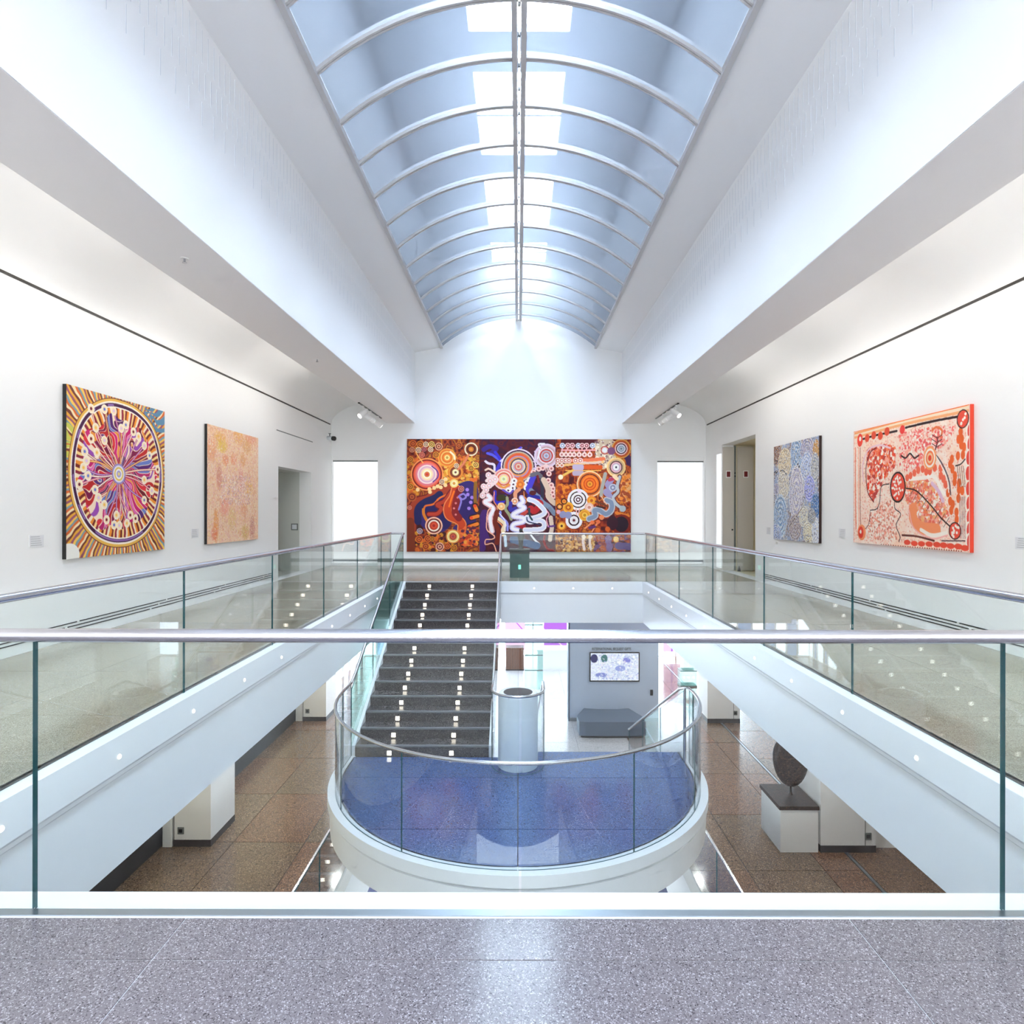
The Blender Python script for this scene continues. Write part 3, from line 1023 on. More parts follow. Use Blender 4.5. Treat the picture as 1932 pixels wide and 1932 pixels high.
# sculpture on plinth
e = empty('sculpture_plinth', (4.855, 10.60, ZG), label='white box plinth with dark bronze slab top at lower right', cat='plinth')
MB().box(-0.325, 0.325, 0.0, 0.84, 0.0, 0.735).obj('body', M['white'], e)
MB().prism([(-0.35, -0.02), (0.335, -0.02), (0.335, 0.86), (-0.35, 0.86)], 'z', 0.735, 0.80).obj('bronze_slab', M['bronze'], e)
sc_e = empty('sculpture', (4.90, 11.05, ZG + 0.80), label='dark oval bronze sculpture on a thin stem on the white plinth', cat='sculpture')
vv = []; fs = []
nu, nv = 28, 14
prof_o = [(math.sin(math.pi * j / nv), -math.cos(math.pi * j / nv)) for j in range(nv + 1)]
for j, (r, z) in enumerate(prof_o):
    for i in range(nu):
        a = 2 * math.pi * i / nu
        wgt = 0.30 * r ** 0.85 * (1 + 0.12 * z)
        x = wgt * math.cos(a)
        yv = 0.11 * r ** 0.7 * math.sin(a)
        yv = max(-0.07 - 0.10 * max(0, x) , yv)
        zz = 0.14 + 0.45 + 0.45 * z
        vv.append((x, yv, zz))
for j in range(nv):
    for i in range(nu):
        fs.append((j * nu + i, j * nu + (i + 1) % nu, (j + 1) * nu + (i + 1) % nu, (j + 1) * nu + i))
disc = MB().add(vv, fs, 0, False).obj('oval_disc', M['bronze'], sc_e)
disc.rotation_euler = (0, 0, math.radians(-16))
MB().lathe([(0.045, 0.0), (0.02, 0.02), (0.016, 0.17)], 0, 0, 14).obj('stem', M['bronze'], sc_e)

# screen wall, screen, bench
e = empty('screen_partition', (2.685, 17.25, ZG), label='grey-blue partition wall carrying a wide screen at the back of the ground floor', cat='partition')
MB().box(-1.255, 1.255, 0, 0.35, 0.0, ZC - ZG).obj('panel', M['screen_wall'], e)
MB().box(-1.275, -1.235, -0.02, 0.36, 0.0, ZC - ZG).obj('edge_post', M['bench'], e)
MB().box(-1.255, 1.255, -0.01, 0.0, 0.0, 0.09).obj('skirting', M['channel'], e)
sb = MB().box(1.02, 1.10, -0.012, 0, 0.72, 0.88).obj('switch_plate', M['black'], e)
txt = bpy.data.curves.new('lettering', 'FONT')
txt.body = 'INTERNATIONAL BEQUEST GIFTS'
txt.size = 0.105
txt.extrude = 0.003
txt.align_x = 'LEFT'
to = bpy.data.objects.new('lettering', txt)
C.objects.link(to)
bpy.context.view_layer.update()
dg = bpy.context.evaluated_depsgraph_get()
tm = bpy.data.meshes.new_from_object(to.evaluated_get(dg))
bpy.data.objects.remove(to)
tm.materials.clear(); tm.materials.append(M['black'])
to = bpy.data.objects.new('lettering', tm)
C.objects.link(to)
to.parent = e
to.location = (-0.62, -0.012, 1.99)
to.rotation_euler = (math.pi / 2, 0, 0)
wd = max((v.co.x for v in tm.vertices), default=1.0)
to.scale = (1.10 / wd, 1, 1)

# bench
e = empty('bench', (2.45, 15.96, ZG), label='low slate-blue faceted bench in front of the screen partition', cat='bench')
top_o = [(-0.86, 0.0), (-0.70, -0.03), (0.55, -0.03), (0.86, 0.10), (0.88, 0.35), (0.62, 1.10), (0.30, 1.02), (-0.25, 1.02), (-0.62, 1.10), (-0.88, 0.45)]
MB().prism(top_o, 'z', 0.06, 0.42).obj('seat', M['bench'], e)
MB().prism([(p[0] * 0.94, p[1] * 0.94 + 0.03) for p in top_o], 'z', 0.0, 0.06).obj('base', M['black'], e)

# far glazing and things in front of it
fe = empty('window_5', (0, YE, ZG), label='bright glazed entrance front at the back of the ground floor', cat='window', kind='structure')
xs = [GXL, -5.75, -5.3, -4.85, -4.4, -3.9, -3.3, -2.6, -1.6, -0.5, 0.6, 1.7, 2.8, 4.0, 5.2, 6.4, 7.7, GXR]
for k in range(len(xs) - 1):
    blue = k in (1, 3, 5)
    MB().box(xs[k] + 0.03, xs[k + 1] - 0.03, 0.0, 0.02, 0.05, ZC - ZG).obj('pane', M['facade_blue'] if blue else M['facade'], fe)
    MB().box(xs[k] - 0.03, xs[k] + 0.03, -0.05, 0.05, 0.0, ZC - ZG).obj('mullion', M['white'], fe)
fe2 = empty('window_6', (GXL, 18.2, ZG), label='white and blue glazed strips on the left of the ground floor, beyond the column', cat='window', kind='structure')
yy = 0.0
kk = 0
while yy < 6.6:
    wdt = (0.55, 0.30, 0.75, 0.25)[kk % 4]
    MB().box(-0.02, 0.0, yy + 0.03, yy + wdt - 0.03, 0.05, ZC - ZG).obj('pane', M['facade_blue'] if kk % 2 else M['facade'], fe2)
    MB().box(-0.05, 0.05, yy - 0.03, yy + 0.03, 0.0, ZC - ZG).obj('mullion', M['white'], fe2)
    yy += wdt
    kk += 1
box('wall_facade_end', M['white'], GXL - 0.2, GXR + 0.2, YE + 0.05, YE + 0.25, ZG - 0.5, ZC + 0.3, label='outer wall behind the glazed entrance front', cat='wall', kind='structure')
e = empty('banner', (-0.12, YE - 0.2, -4.05), label='pale pink backlit banner between stair and partition', cat='banner')
MB().box(-0.40, 0.40, -0.01, 0.01, 0.0, 1.5).obj('film', M['pink'], e)
o = MB().box(-0.02, 0.02, -0.016, -0.01, -0.55, 0.55).obj('diagonal_stripe', M['purple'], e)
o.location = (0.15, 0, 1.0); o.rotation_euler = (0, math.radians(-42), 0)
e = empty('banner', (1.50, YE - 0.2, -4.45 + 0.10), label='bright purple backlit banner left of the partition', cat='banner')
MB().box(-0.47, 0.47, -0.01, 0.01, 0.12, 1.9).obj('film', M['purple'], e)
o = MB().box(-0.02, 0.02, -0.016, -0.01, -0.5, 0.5).obj('diagonal_stripe', M['pink'], e)
o.location = (0.1, 0, 0.65); o.rotation_euler = (0, math.radians(-45), 0)
e = empty('banner', (6.2, YE - 0.2, -4.1), label='faint lilac backlit banner right of the partition', cat='banner')
MB().box(-0.35, 0.35, -0.01, 0.01, 0.0, 1.6).obj('film', M['pink'], e)
o = MB().box(-0.03, 0.03, -0.016, -0.01, 0.0, 1.6).obj('edge_strip', M['purple'], e)
# timber slatted counter
e = empty('slatted_counter', (-0.12, 22.7, ZG), label='small brown timber slatted counter behind the newel drum', cat='counter')
MB().box(-0.33, 0.33, 0.03, 0.5, 0.05, 0.84).obj('carcass', M['wood_dark'], e)
for k in range(11):
    x = -0.33 + 0.66 * (k + 0.5) / 11
    MB().box(x - 0.022, x + 0.022, 0.0, 0.03, 0.05, 0.84).obj('slat', M['wood'], e)
MB().box(-0.34, 0.34, 0.01, 0.5, 0.0, 0.05).obj('plinth', M['black'], e)
# green glass screens
e = empty('glass_screen', (0.52, 20.3, ZG), label='pale green glass screen with thin dark rails beside the counter', cat='screen')
MB().box(-0.30, 0.30, -0.008, 0.008, 0.0, 2.2).obj('glass_panel', [M['glass_green']], e)
for z in (0.62, 1.12, 2.12):
    MB().box(-0.30, 0.30, -0.02, 0.02, z, z + 0.03).obj('rail', M['plate'], e)
e = empty('glass_case', (5.72, 20.6, ZG), label='pale green glass case with three white dots near far right column', cat='case')
MB().box(-0.27, 0.27, 0.0, 0.4, 0.05, 0.52).obj('lower_glass', M['glass_green'], e)
MB().box(-0.18, 0.18, 0.02, 0.38, 0.55, 1.0).obj('upper_glass', M['glass_green'], e)
MB().box(-0.28, 0.28, -0.01, 0.41, 0.52, 0.55).obj('shelf', M['plate'], e)
MB().box(-0.28, 0.28, -0.01, 0.41, 0.0, 0.05).obj('base', M['plate'], e)
for x in (-0.16, 0.0, 0.16):
    MB().box(x - 0.03, x + 0.03, -0.012, 0.0, 0.30, 0.36).obj('dot', M['stud'], e)
# white desk in front of the purple banner
e = empty('reception_desk', (1.35, 22.8, ZG), label='low white desk in front of the purple banner', cat='desk')
MB().box(-0.62, 0.62, 0.0, 0.7, 0.0, 0.70).obj('front', M['white'], e)
MB().box(-0.66, 0.66, -0.04, 0.75, 0.70, 0.75).obj('top', M['white'], e)
# ground floor downlights
for s in S:
    for k in range(7):
        y = 3.5 + 3.0 * k
        x = s * 4.55
        light('downlight', 'AREA', (x, y, ZC - 0.01), GROUND_W, (1.0, 0.95, 0.90), None, 0.25, aim=(x, y, ZG))

# ------------------------------------------------------------------ doors and small fittings upstairs
# left passage plate
e = empty('wall_plate', (-5.72, DOOR_L[1] - 0.006, 1.13), label='square grey plate on the wall inside the left doorway', cat='plate')
MB().box(-0.085, 0.085, -0.006, 0.006, -0.085, 0.085).obj('face', M['plate'], e)
MB().box(-0.06, 0.06, -0.010, -0.005, -0.06, 0.06).obj('inset', M['slit'], e)
box('trim_9', M['plate'], -XW - 0.002, -XW + 0.006, DOOR_L[0] - 0.1, DOOR_L[1] + 0.1, 3.30, 3.32, label='thin shutter slot above the left doorway', cat='slot', kind='structure')
# right doors folded against the far jamb
for k, (x0, x1, yy, lab) in enumerate(((5.31, 5.60, 15.97, 'narrow beige door leaf with red sign at the right doorway, nearer the void'),
                                       (5.68, 6.08, 15.90, 'wide beige door leaf with red sign at the right doorway, next to the passage'))):
    e = empty('door_leaf', ((x0 + x1) / 2, yy, 0.0), label=lab, cat='door', group='folded doors')
    hw = (x1 - x0) / 2
    MB().box(-hw, hw, 0.0, 0.05, 0.02, 3.22).obj('leaf', M['door_warm'], e)
    sg = MB().box(-0.065, 0.065, -0.006, 0.0, 2.42, 2.60).obj('sign', M['white'], e)
    MB().box(-0.045, 0.045, -0.010, -0.005, 2.44, 2.58).obj('sign_field', M['red'], sg)
    if k == 0:
        MB().box(hw - 0.06, hw - 0.03, -0.03, 0.0, 1.05, 1.09).obj('door_knob', M['black'], e)
        hg = MB().box(hw, hw + 0.05, 0.0, 0.05, 0.02, 3.25).obj('hinge_strip', M['plate'], e)
        for z in (2.44, 2.52):
            MB().box(hw + 0.01, hw + 0.04, -0.004, 0.0, z, z + 0.04).obj('hinge_knuckle', M['black'], hg)
    else:
        MB().prism([(-hw - 0.02, 0.0), (-hw + 0.06, 0.0), (-hw + 0.02, 0.14)], 'y', -0.06, 0.0).obj('door_stop', M['skirt'], e)

# spotlights on tracks at the far end of both beams
heads = {-1: ((14.45, 35), (14.85, 10), (15.2, -5), (16.0, 30)), 1: ((14.30, -30), (14.75, -10), (15.15, 5), (15.55, 8))}
for s in S:
    tr = empty('light_track', (s * 3.66, 15.3, ZS - 0.004), label='thin dark lighting track under the far end of the %s beam' % SIDE[s], cat='track')
    MB().box(-0.016, 0.016, -1.2, 1.1, -0.022, 0.0).obj('rail', M['plate'], tr)
    MB().box(-0.02, 0.02, -1.22, -1.18, -0.024, 0.0).obj('end_cap', M['black'], tr)
    words = ('first', 'second', 'third', 'fourth')
    for k, (y, turn) in enumerate(heads[s]):
        e = empty('track_spotlight', (s * 3.66, y, ZS - 0.026), label='white track spotlight under the %s beam, %s from the camera' % (SIDE[s], words[k]), cat='spotlight', group='track spotlights')
        MB().box(-0.018, 0.018, -0.05, 0.05, -0.03, 0.0).obj('adapter', M['white'], e)
        MB().tube([(0, 0, -0.03), (0, 0, -0.12)], 0.009, 8).obj('stem', M['white'], e)
        hd = MB().lathe([(0.045, -0.13), (0.062, -0.11), (0.068, 0.10), (0.060, 0.115)], 0, 0, 18).obj('head', M['white'], e)
        MB().lathe([(0.054, 0.116), (0.054, 0.119)], 0, 0, 18).obj('lamp_face', M['lamp_face'], hd)
        hd.location = (0, 0, -0.18)
        tgt = Vector((s * 1.2, YF, 1.9)) if k else Vector((s * 5.2, 12.5, 2.0))
        d = tgt - Vector((s * 3.66, y, ZS - 0.2))
        hd.rotation_euler = d.to_track_quat('Z', 'Y').to_euler()
        if k:
            light('spot_beam', 'SPOT', Vector((s * 3.66, y, ZS - 0.2)) + d.normalized() * 0.16, SPOT_W, (1.0, 0.93, 0.84), None, 0.05, aim=tgt, spot=math.radians(70), blend=0.9)

# security camera in the left far corner
e = empty('security_camera', (-5.22, 17.0, 3.60), label='small dark security camera in the far left corner above the blind', cat='camera')
MB().tube([(0, 0, 0.07), (0, 0, 0.0)], 0.012, 10).obj('bracket', M['plate'], e)
MB().box(-0.03, 0.03, -0.03, 0.03, 0.07, 0.085).obj('mount', M['plate'], e)
bd = MB().lathe([(0.05, -0.11), (0.055, -0.10), (0.055, 0.08)], 0, 0, 16).obj('body', M['slit'], e)
MB().lathe([(0.06, 0.08), (0.062, 0.16), (0.045, 0.165)], 0, 0, 16).obj('hood', M['black'], bd)
bd.location = (0.03, -0.02, -0.05)
bd.rotation_euler = Vector((0.8, -0.45, -0.12)).to_track_quat('Z', 'Y').to_euler()

# reflection in the far glass railing, built as a solid block and figure
e = empty('reflection_block', (0.03, 14.2, 0.0), label='dark green block with small green sign standing in for a reflection in the far railing', cat='plinth')
MB().box(-0.225, 0.225, 0.0, 0.4, 0.0, 0.56).obj('body', M['reflection_green'], e)
MB().box(-0.235, 0.235, -0.01, 0.41, 0.56, 0.66).obj('cap', M['skirt'], e)
MB().box(-0.028, 0.028, -0.008, 0.0, 0.20, 0.30).obj('sign', M['reflected_sign'], e)
e = empty('reflection_figure', (0.06, 14.4, 0.66), label='slim dark figure shape standing in for a reflection in the far railing', cat='reflection_figure')
MB().lathe([(0.07, 0.0), (0.07, 0.02), (0.05, 0.03), (0.055, 0.18), (0.085, 0.30), (0.07, 0.36), (0.03, 0.38)], 0, 0, 18).obj('figure', M['skirt'], e)
MB().lathe([(0.012, 0.375), (0.04, 0.41), (0.042, 0.44), (0.018, 0.475)], 0, 0, 16).obj('head', M['skirt'], e)


# ------------------------------------------------------------------ artworks
rs = np.random.RandomState(7)


def noise2(h, wd_, cells, seed):
    r_ = np.random.RandomState(seed)
    gy = max(2, int(cells * h / max(h, wd_)) + 2); gx = max(2, int(cells * wd_ / max(h, wd_)) + 2)
    gr = r_.rand(gy + 1, gx + 1)
    ys_ = np.linspace(0, gy - 1e-3, h); xs_ = np.linspace(0, gx - 1e-3, wd_)
    iy = ys_.astype(int); ix = xs_.astype(int)
    fy = (ys_ - iy); fx = (xs_ - ix)
    fy = fy * fy * (3 - 2 * fy); fx = fx * fx * (3 - 2 * fx)
    a = gr[iy][:, ix]; b_ = gr[iy][:, ix + 1]; c = gr[iy + 1][:, ix]; d = gr[iy + 1][:, ix + 1]
    top_ = a + (b_ - a) * fx[None, :]
    bot = c + (d - c) * fx[None, :]
    return top_ + (bot - top_) * fy[:, None]


class Art:
    """paints marks on a canvas of wm x hm metres; coordinates in metres from the top left"""
    def __init__(self, wm, hm, ppm):
        self.wm, self.hm = wm, hm
        self.W, self.H = int(wm * ppm), int(hm * ppm)
        self.p = ppm
        self.a = np.zeros((self.H, self.W, 3))
        self.X = (np.arange(self.W) + 0.5) / ppm
        self.Y = (np.arange(self.H) + 0.5) / ppm
        self.map = lambda x, y: (x, y)

    def fill(self, pal, cells=8, seed=1, detail=0.5):
        n = noise2(self.H, self.W, cells, seed) * (1 - detail) + noise2(self.H, self.W, cells * 4, seed + 1) * detail
        n = (n - n.min()) / (n.max() - n.min())
        n = np.clip((n - 0.5) * 1.5 + 0.5, 0, 0.9999)
        pal = np.array(pal, float)
        k = n * (len(pal) - 1)
        i = k.astype(int); f = (k - i)[..., None]
        self.a = pal[i] * (1 - f) + pal[np.minimum(i + 1, len(pal) - 1)] * f

    def _win(self, x0, x1, y0, y1):
        i0 = max(0, int(y0 * self.p)); i1 = min(self.H, int(y1 * self.p) + 2)
        j0 = max(0, int(x0 * self.p)); j1 = min(self.W, int(x1 * self.p) + 2)
        return i0, i1, j0, j1

    def ell(self, x, y, rx, ry, col, alpha=1.0, mapped=True):
        if mapped:
            x, y = self.map(x, y)
        i0, i1, j0, j1 = self._win(x - rx, x + rx, y - ry, y + ry)
        if i1 <= i0 or j1 <= j0: return
        m = (((self.X[None, j0:j1] - x) / rx) ** 2 + ((self.Y[i0:i1, None] - y) / ry) ** 2) <= 1
        sub = self.a[i0:i1, j0:j1]
        sub[m] = sub[m] * (1 - alpha) + np.array(col, float) * alpha

    def disc(self, x, y, r, col, alpha=1.0, mapped=True):
        self.ell(x, y, r, r, col, alpha, mapped)

    def rings(self, x, y, r, cols, mapped=True, squash=1.0):
        """concentric rings, outermost colour first"""
        n = len(cols)
        for k, c in enumerate(cols):
            rr = r * (1 - k / n)
            self.ell(x, y, rr, rr * squash, c, 1.0, mapped)

    def line(self, pts, wd_, col, smooth=True, mapped=True, alpha=1.0):
        if mapped:
            pts = [self.map(*p) for p in pts]
        P = [np.array(p, float) for p in pts]
        if smooth and len(P) > 2:
            Q = []
            E = [2 * P[0] - P[1]] + P + [2 * P[-1] - P[-2]]
            for i in range(1, len(E) - 2):
                for t in np.linspace(0, 1, 7)[:-1]:
                    t2, t3 = t * t, t * t * t
                    Q.append(0.5 * (2 * E[i] + (E[i + 1] - E[i - 1]) * t + (2 * E[i - 1] - 5 * E[i] + 4 * E[i + 1] - E[i + 2]) * t2 + (3 * E[i] - E[i - 1] - 3 * E[i + 1] + E[i + 2]) * t3))
            Q.append(P[-1])
            P = Q
        r = wd_ / 2
        for k in range(len(P) - 1):
            a, b_ = P[k], P[k + 1]
            i0, i1, j0, j1 = self._win(min(a[0], b_[0]) - r, max(a[0], b_[0]) + r, min(a[1], b_[1]) - r, max(a[1], b_[1]) + r)
            if i1 <= i0 or j1 <= j0: continue
            d = b_ - a
            l2 = max(d.dot(d), 1e-9)
            px = self.X[None, j0:j1] - a[0]; py = self.Y[i0:i1, None] - a[1]
            t = np.clip((px * d[0] + py * d[1]) / l2, 0, 1)
            m = (px - t * d[0]) ** 2 + (py - t * d[1]) ** 2 <= r * r
            sub = self.a[i0:i1, j0:j1]
            sub[m] = sub[m] * (1 - alpha) + np.array(col, float) * alpha

    def outline(self, pts, wd_, col, ow, ocol):
        self.line(pts, wd_ + 2 * ow, ocol); self.line(pts, wd_, col)

    def dots(self, n, box_, r0, r1, cols, seed, alpha=1.0):
        q = np.random.RandomState(seed)
        for _ in range(n):
            x = box_[0] + (box_[1] - box_[0]) * q.rand(); y = box_[2] + (box_[3] - box_[2]) * q.rand()
            self.disc(x, y, r0 + (r1 - r0) * q.rand(), cols[q.randint(len(cols))], alpha, mapped=False)

    def small(self, q=2):
        h, w_ = self.H // q * q, self.W // q * q
        return self.a[:h, :w_].reshape(h // q, q, w_ // q, q, 3).mean(axis=(1, 3))


def to_lin(a):
    a = np.clip(a / 255.0, 0, 1)
    return np.where(a <= 0.04045, a / 12.92, ((a + 0.055) / 1.055) ** 2.4)


def art_mesh(name, img, origin, ux, uy, nrm, relief, mat, parent, back=0.0):
    """dense painted sheet: origin top left, ux/uy full extents, slight paint relief"""
    H, W = img.shape[:2]
    u = np.linspace(0, 1, W); v = np.linspace(0, 1, H)
    lum = img.mean(axis=2) / 255.0
    lum = lum - lum.mean()
    org = np.array(origin); ux = np.array(ux, float); uy = np.array(uy, float); nrm = np.array(nrm, float)
    co = org[None, None, :] + u[None, :, None] * ux + v[:, None, None] * uy + (lum * relief)[..., None] * nrm
    co = co.reshape(-1, 3)
    idx = np.arange(H * W).reshape(H, W)
    q = np.stack([idx[:-1, :-1], idx[1:, :-1], idx[1:, 1:], idx[:-1, 1:]], axis=-1).reshape(-1, 4)
    me = bpy.data.meshes.new(name)
    me.vertices.add(H * W)
    me.vertices.foreach_set('co', co.ravel().astype(np.float32))
    nq = len(q)
    me.loops.add(nq * 4)
    me.loops.foreach_set('vertex_index', q.ravel().astype(np.int32))
    me.polygons.add(nq)
    me.polygons.foreach_set('loop_start', np.arange(0, nq * 4, 4, dtype=np.int32))
    me.update(calc_edges=True)
    at = me.attributes.new('paint', 'FLOAT_COLOR', 'POINT')
    col = np.ones((H * W, 4), np.float32)
    col[:, :3] = to_lin(img.reshape(-1, 3))
    at.data.foreach_set('color', col.ravel())
    me.materials.append(mat)
    o = bpy.data.objects.new(name, me)
    C.objects.link(o)
    o.parent = parent
    return o


CT = 0.05   # canvas depth
def hang(name, label, side, d0, d1, zt, zb, img, edge_mat, n_panels=1):
    """hang a square-on canvas on a side wall ('left'/'right')"""
    s = -1 if side == 'left' else 1
    e = empty(name, (s * XW, (d0 + d1) / 2, zb), label=label, cat='painting')
    x0, x1 = sorted((s * (XW - CT + 0.004), s * (XW - 0.004)))
    ym = (d0 + d1) / 2
    MB().box(x0 - s * XW, x1 - s * XW, d0 - ym, d1 - ym, 0, zt - zb).obj('stretcher', edge_mat, e)
    xf = s * (XW - CT) - s * XW
    if s < 0:
        art_mesh('canvas', img, (xf, d0 - ym, zt - zb), (0, d1 - d0, 0), (0, 0, -(zt - zb)), (1, 0, 0), 0.002, M['paint'], e)
    else:
        art_mesh('canvas', img, (xf, d1 - ym, zt - zb), (0, -(d1 - d0), 0), (0, 0, -(zt - zb)), (-1, 0, 0), 0.002, M['paint'], e)
    return e


XP = XW - CT
def wall_map(side, d0, d1, zt):
    def f(x, y):
        D = F * XP / abs(x - VX)
        z = CH - (y - VY) * D / F
        u = (D - d0) if side == 'left' else (d1 - D)
        return (u, zt - z)
    return f


# --- 1: large circle painting (left wall, near)
D0, D1, ZT1, ZB1 = 7.14, 9.12, 3.00, 0.96
A = Art(D1 - D0, ZT1 - ZB1, 330)
Xg, Yg = np.meshgrid(A.X, A.Y)
cx, cyy = 0.50 * A.wm, 0.482 * A.hm
dx, dy = (Xg - cx) / (0.455 * A.wm), (Yg - cyy) / (0.445 * A.hm)
dy = np.where(dy < 0, dy * (1.0 - 0.02 * np.abs(dx)), dy)
rr = (np.abs(dx) ** 2.2 + np.abs(dy) ** 2.2) ** (1 / 2.2)
rr = rr + 0.03 * (noise2(A.H, A.W, 4, 3) - 0.5)
th = np.arctan2(dy, dx)
n1 = noise2(A.H, A.W, 9, 11); n2 = noise2(A.H, A.W, 26, 12)
PAL = np.array([[130, 20, 70], [206, 30, 110], [225, 50, 60], [90, 40, 120], [160, 80, 180], [240, 150, 60], [196, 40, 110],
                [200, 40, 40], [230, 110, 180], [120, 26, 40], [110, 130, 200], [250, 226, 200], [216, 40, 120], [90, 30, 90]], float)
ang = (th / (2 * math.pi) + 0.5)
fld = ang * 52 + 2.6 * (n1 - 0.5) * np.clip(1.2 - rr, 0, 1) * 2.2 + 0.9 * np.sin(rr * 5.0 + 5 * n1)
band = np.floor(fld).astype(int)
sub = np.floor(rr * 3.2 + 2.0 * n1).astype(int)
hid = (band * 7 + sub * 5 + (band // 3) * 3) % len(PAL)
A.a = PAL[hid]
fr = fld % 1.0
A.a[(fr < 0.16) & (rr < 0.9)] = (250, 226, 196)
inner = (rr > 0.70 + 0.24 * n1) & (rr < 0.93)
k_ = np.floor(ang * 135 + 0.5 * n2).astype(int) % 5
cols5 = np.array([[252, 214, 140], [128, 40, 30], [244, 150, 50], [250, 232, 200], [150, 40, 60]], float)
A.a[inner] = cols5[k_][inner]
out = rr > 1.04
k_ = np.floor(ang * 230 + 0.8 * n2).astype(int) % 7
cols7 = np.array([[236, 170, 60], [120, 60, 50], [250, 226, 180], [226, 110, 50], [130, 160, 170], [250, 200, 90], [160, 90, 110]], float)
A.a[out] = cols7[k_][out]
A.a[out & (Xg < 0.30 * A.wm) & (Yg > 0.22 * A.hm) & (Yg < 0.42 * A.hm) & (fr > .4)] = (206, 206, 90)
A.a[out & (Xg > 0.75 * A.wm) & (Yg < 0.16 * A.hm) & (fr < .6)] = (96, 140, 170)
for (lo, hi, c) in ((1.02, 1.055, (236, 186, 84)), (0.995, 1.02, (250, 240, 225)), (0.945, 0.995, (74, 30, 70)), (0.93, 0.948, (252, 244, 232)), (1.055, 1.066, (120, 50, 40))):
    A.a[(rr > lo) & (rr < hi)] = c
A.a[(rr > 0.955) & (rr < 0.98) & (n1 > 0.5)] = (150, 110, 180)
A.map = wall_map('left', D0, D1, ZT1)
def c3(x, y):  # crop at 4.6x of region (0,690)
    return (x / 4.6, 690 + y / 4.6)
hub = c3(1030, 945)
ends = [(790, 380), (905, 385), (985, 400), (830, 545), (790, 640), (735, 750), (750, 830), (725, 890), (690, 1035), (825, 1080),
        (855, 1150), (905, 1210), (925, 1340), (990, 1385), (1035, 1390), (1100, 1370), (1175, 1330), (1250, 1170), (1315, 1090),
        (1250, 995), (1365, 905), (1295, 785), (1250, 700), (1200, 620), (1155, 580), (1090, 520), (1050, 550), (1010, 1300), (1130, 1300), (765, 960), (905, 655), (840, 760)]
lcol = [(250, 232, 205), (246, 200, 120), (200, 160, 220), (240, 190, 200), (250, 240, 225)]
for k, (x, y) in enumerate(ends):
    mx_, my_ = (x + 1030) / 2 + rs.uniform(-40, 40), (y + 945) / 2 + rs.uniform(-40, 40)
    A.line([hub, c3(mx_, my_), c3(x, y)], 0.030, (140, 30, 70) if k % 2 else (190, 50, 40))
    A.line([hub, c3(mx_, my_), c3(x, y)], 0.016, lcol[k % 5])
    A.rings(*c3(x, y), 0.060, [(252, 240, 214), (250, 226, 190), [(120, 30, 40), (110, 130, 210), (230, 200, 230), (250, 200, 90)][k % 4]])
A.rings(*hub, 0.135, [(150, 140, 200), (230, 225, 235), (232, 200, 90), (245, 240, 235), (170, 160, 210), (240, 220, 140)])
A.ell(0.05, A.hm - 0.05, 0.17, 0.14, (240, 238, 230), mapped=False)
hang('painting', 'large square painting of a radiating magenta and orange disc on left wall', 'left', D0, D1, ZT1, ZB1, A.small(1) if False else A.small(2), M['canvas_side'])

# --- 2: peach painting (left wall, far)
D0, D1, ZT1, ZB1 = 10.37, 12.40, 3.00, 0.965
A = Art(D1 - D0, ZT1 - ZB1, 220)
A.fill([(238, 184, 146), (246, 206, 170), (246, 212, 178), (242, 194, 172), (246, 208, 156)], 9, 21)
A.map = wall_map('left', D0, D1, ZT1)
def c5(x, y):
    return (380 + x / 7.725, 790 + y / 7.725)
for (x, y, rx, ry, c) in ((270, 275, .20, .10, (238, 178, 80)), (300, 405, .20, .11, (234, 196, 70)), (260, 860, .10, .22, (214, 130, 110)), (215, 1560, .09, .28, (240, 150, 70)),
                          (340, 1290, .17, .16, (240, 150, 130)), (690, 1020, .2, .13, (238, 180, 90)), (540, 270, .2, .14, (236, 170, 90)), (660, 400, .2, .16, (226, 166, 100)),
                          (740, 1600, .12, .22, (196, 120, 110)), (640, 1650, .16, .14, (214, 176, 90)), (580, 900, .10, .2, (234, 150, 140)), (150, 450, .16, .2, (240, 160, 110)),
                          (350, 610, .12, .1, (238, 140, 100)), (470, 600, .12, .1, (240, 150, 110)), (600, 600, .12, .12, (230, 160, 100)), (190, 1680, .1, .12, (236, 120, 90)),
                          (450, 1460, .16, .2, (230, 190, 120)), (620, 1320, .14, .14, (236, 160, 120)), (720, 300, .22, .1, (232, 150, 120))):
    A.ell(*c5(x, y), rx * 1.1, ry * 1.1, c, 0.35)
    A.ell(*c5(x, y), rx * 0.8, ry * 0.8, c, 0.45)
A.dots(5200, (0, A.wm, 0, A.hm), 0.006, 0.016, [(250, 226, 198), (240, 172, 140), (222, 166, 142), (250, 234, 212), (238, 200, 140), (232, 178, 172), (248, 204, 168)], 5, 0.7)
A.dots(500, (0.5, 1.7, 0.8, 1.35), 0.008, 0.02, [(250, 232, 226), (232, 184, 190), (206, 160, 150)], 6, 0.7)
hang('painting', 'pale peach and orange dotted painting on left wall beside the doorway', 'left', D0, D1, ZT1, ZB1, A.small(1), M['canvas_side'])

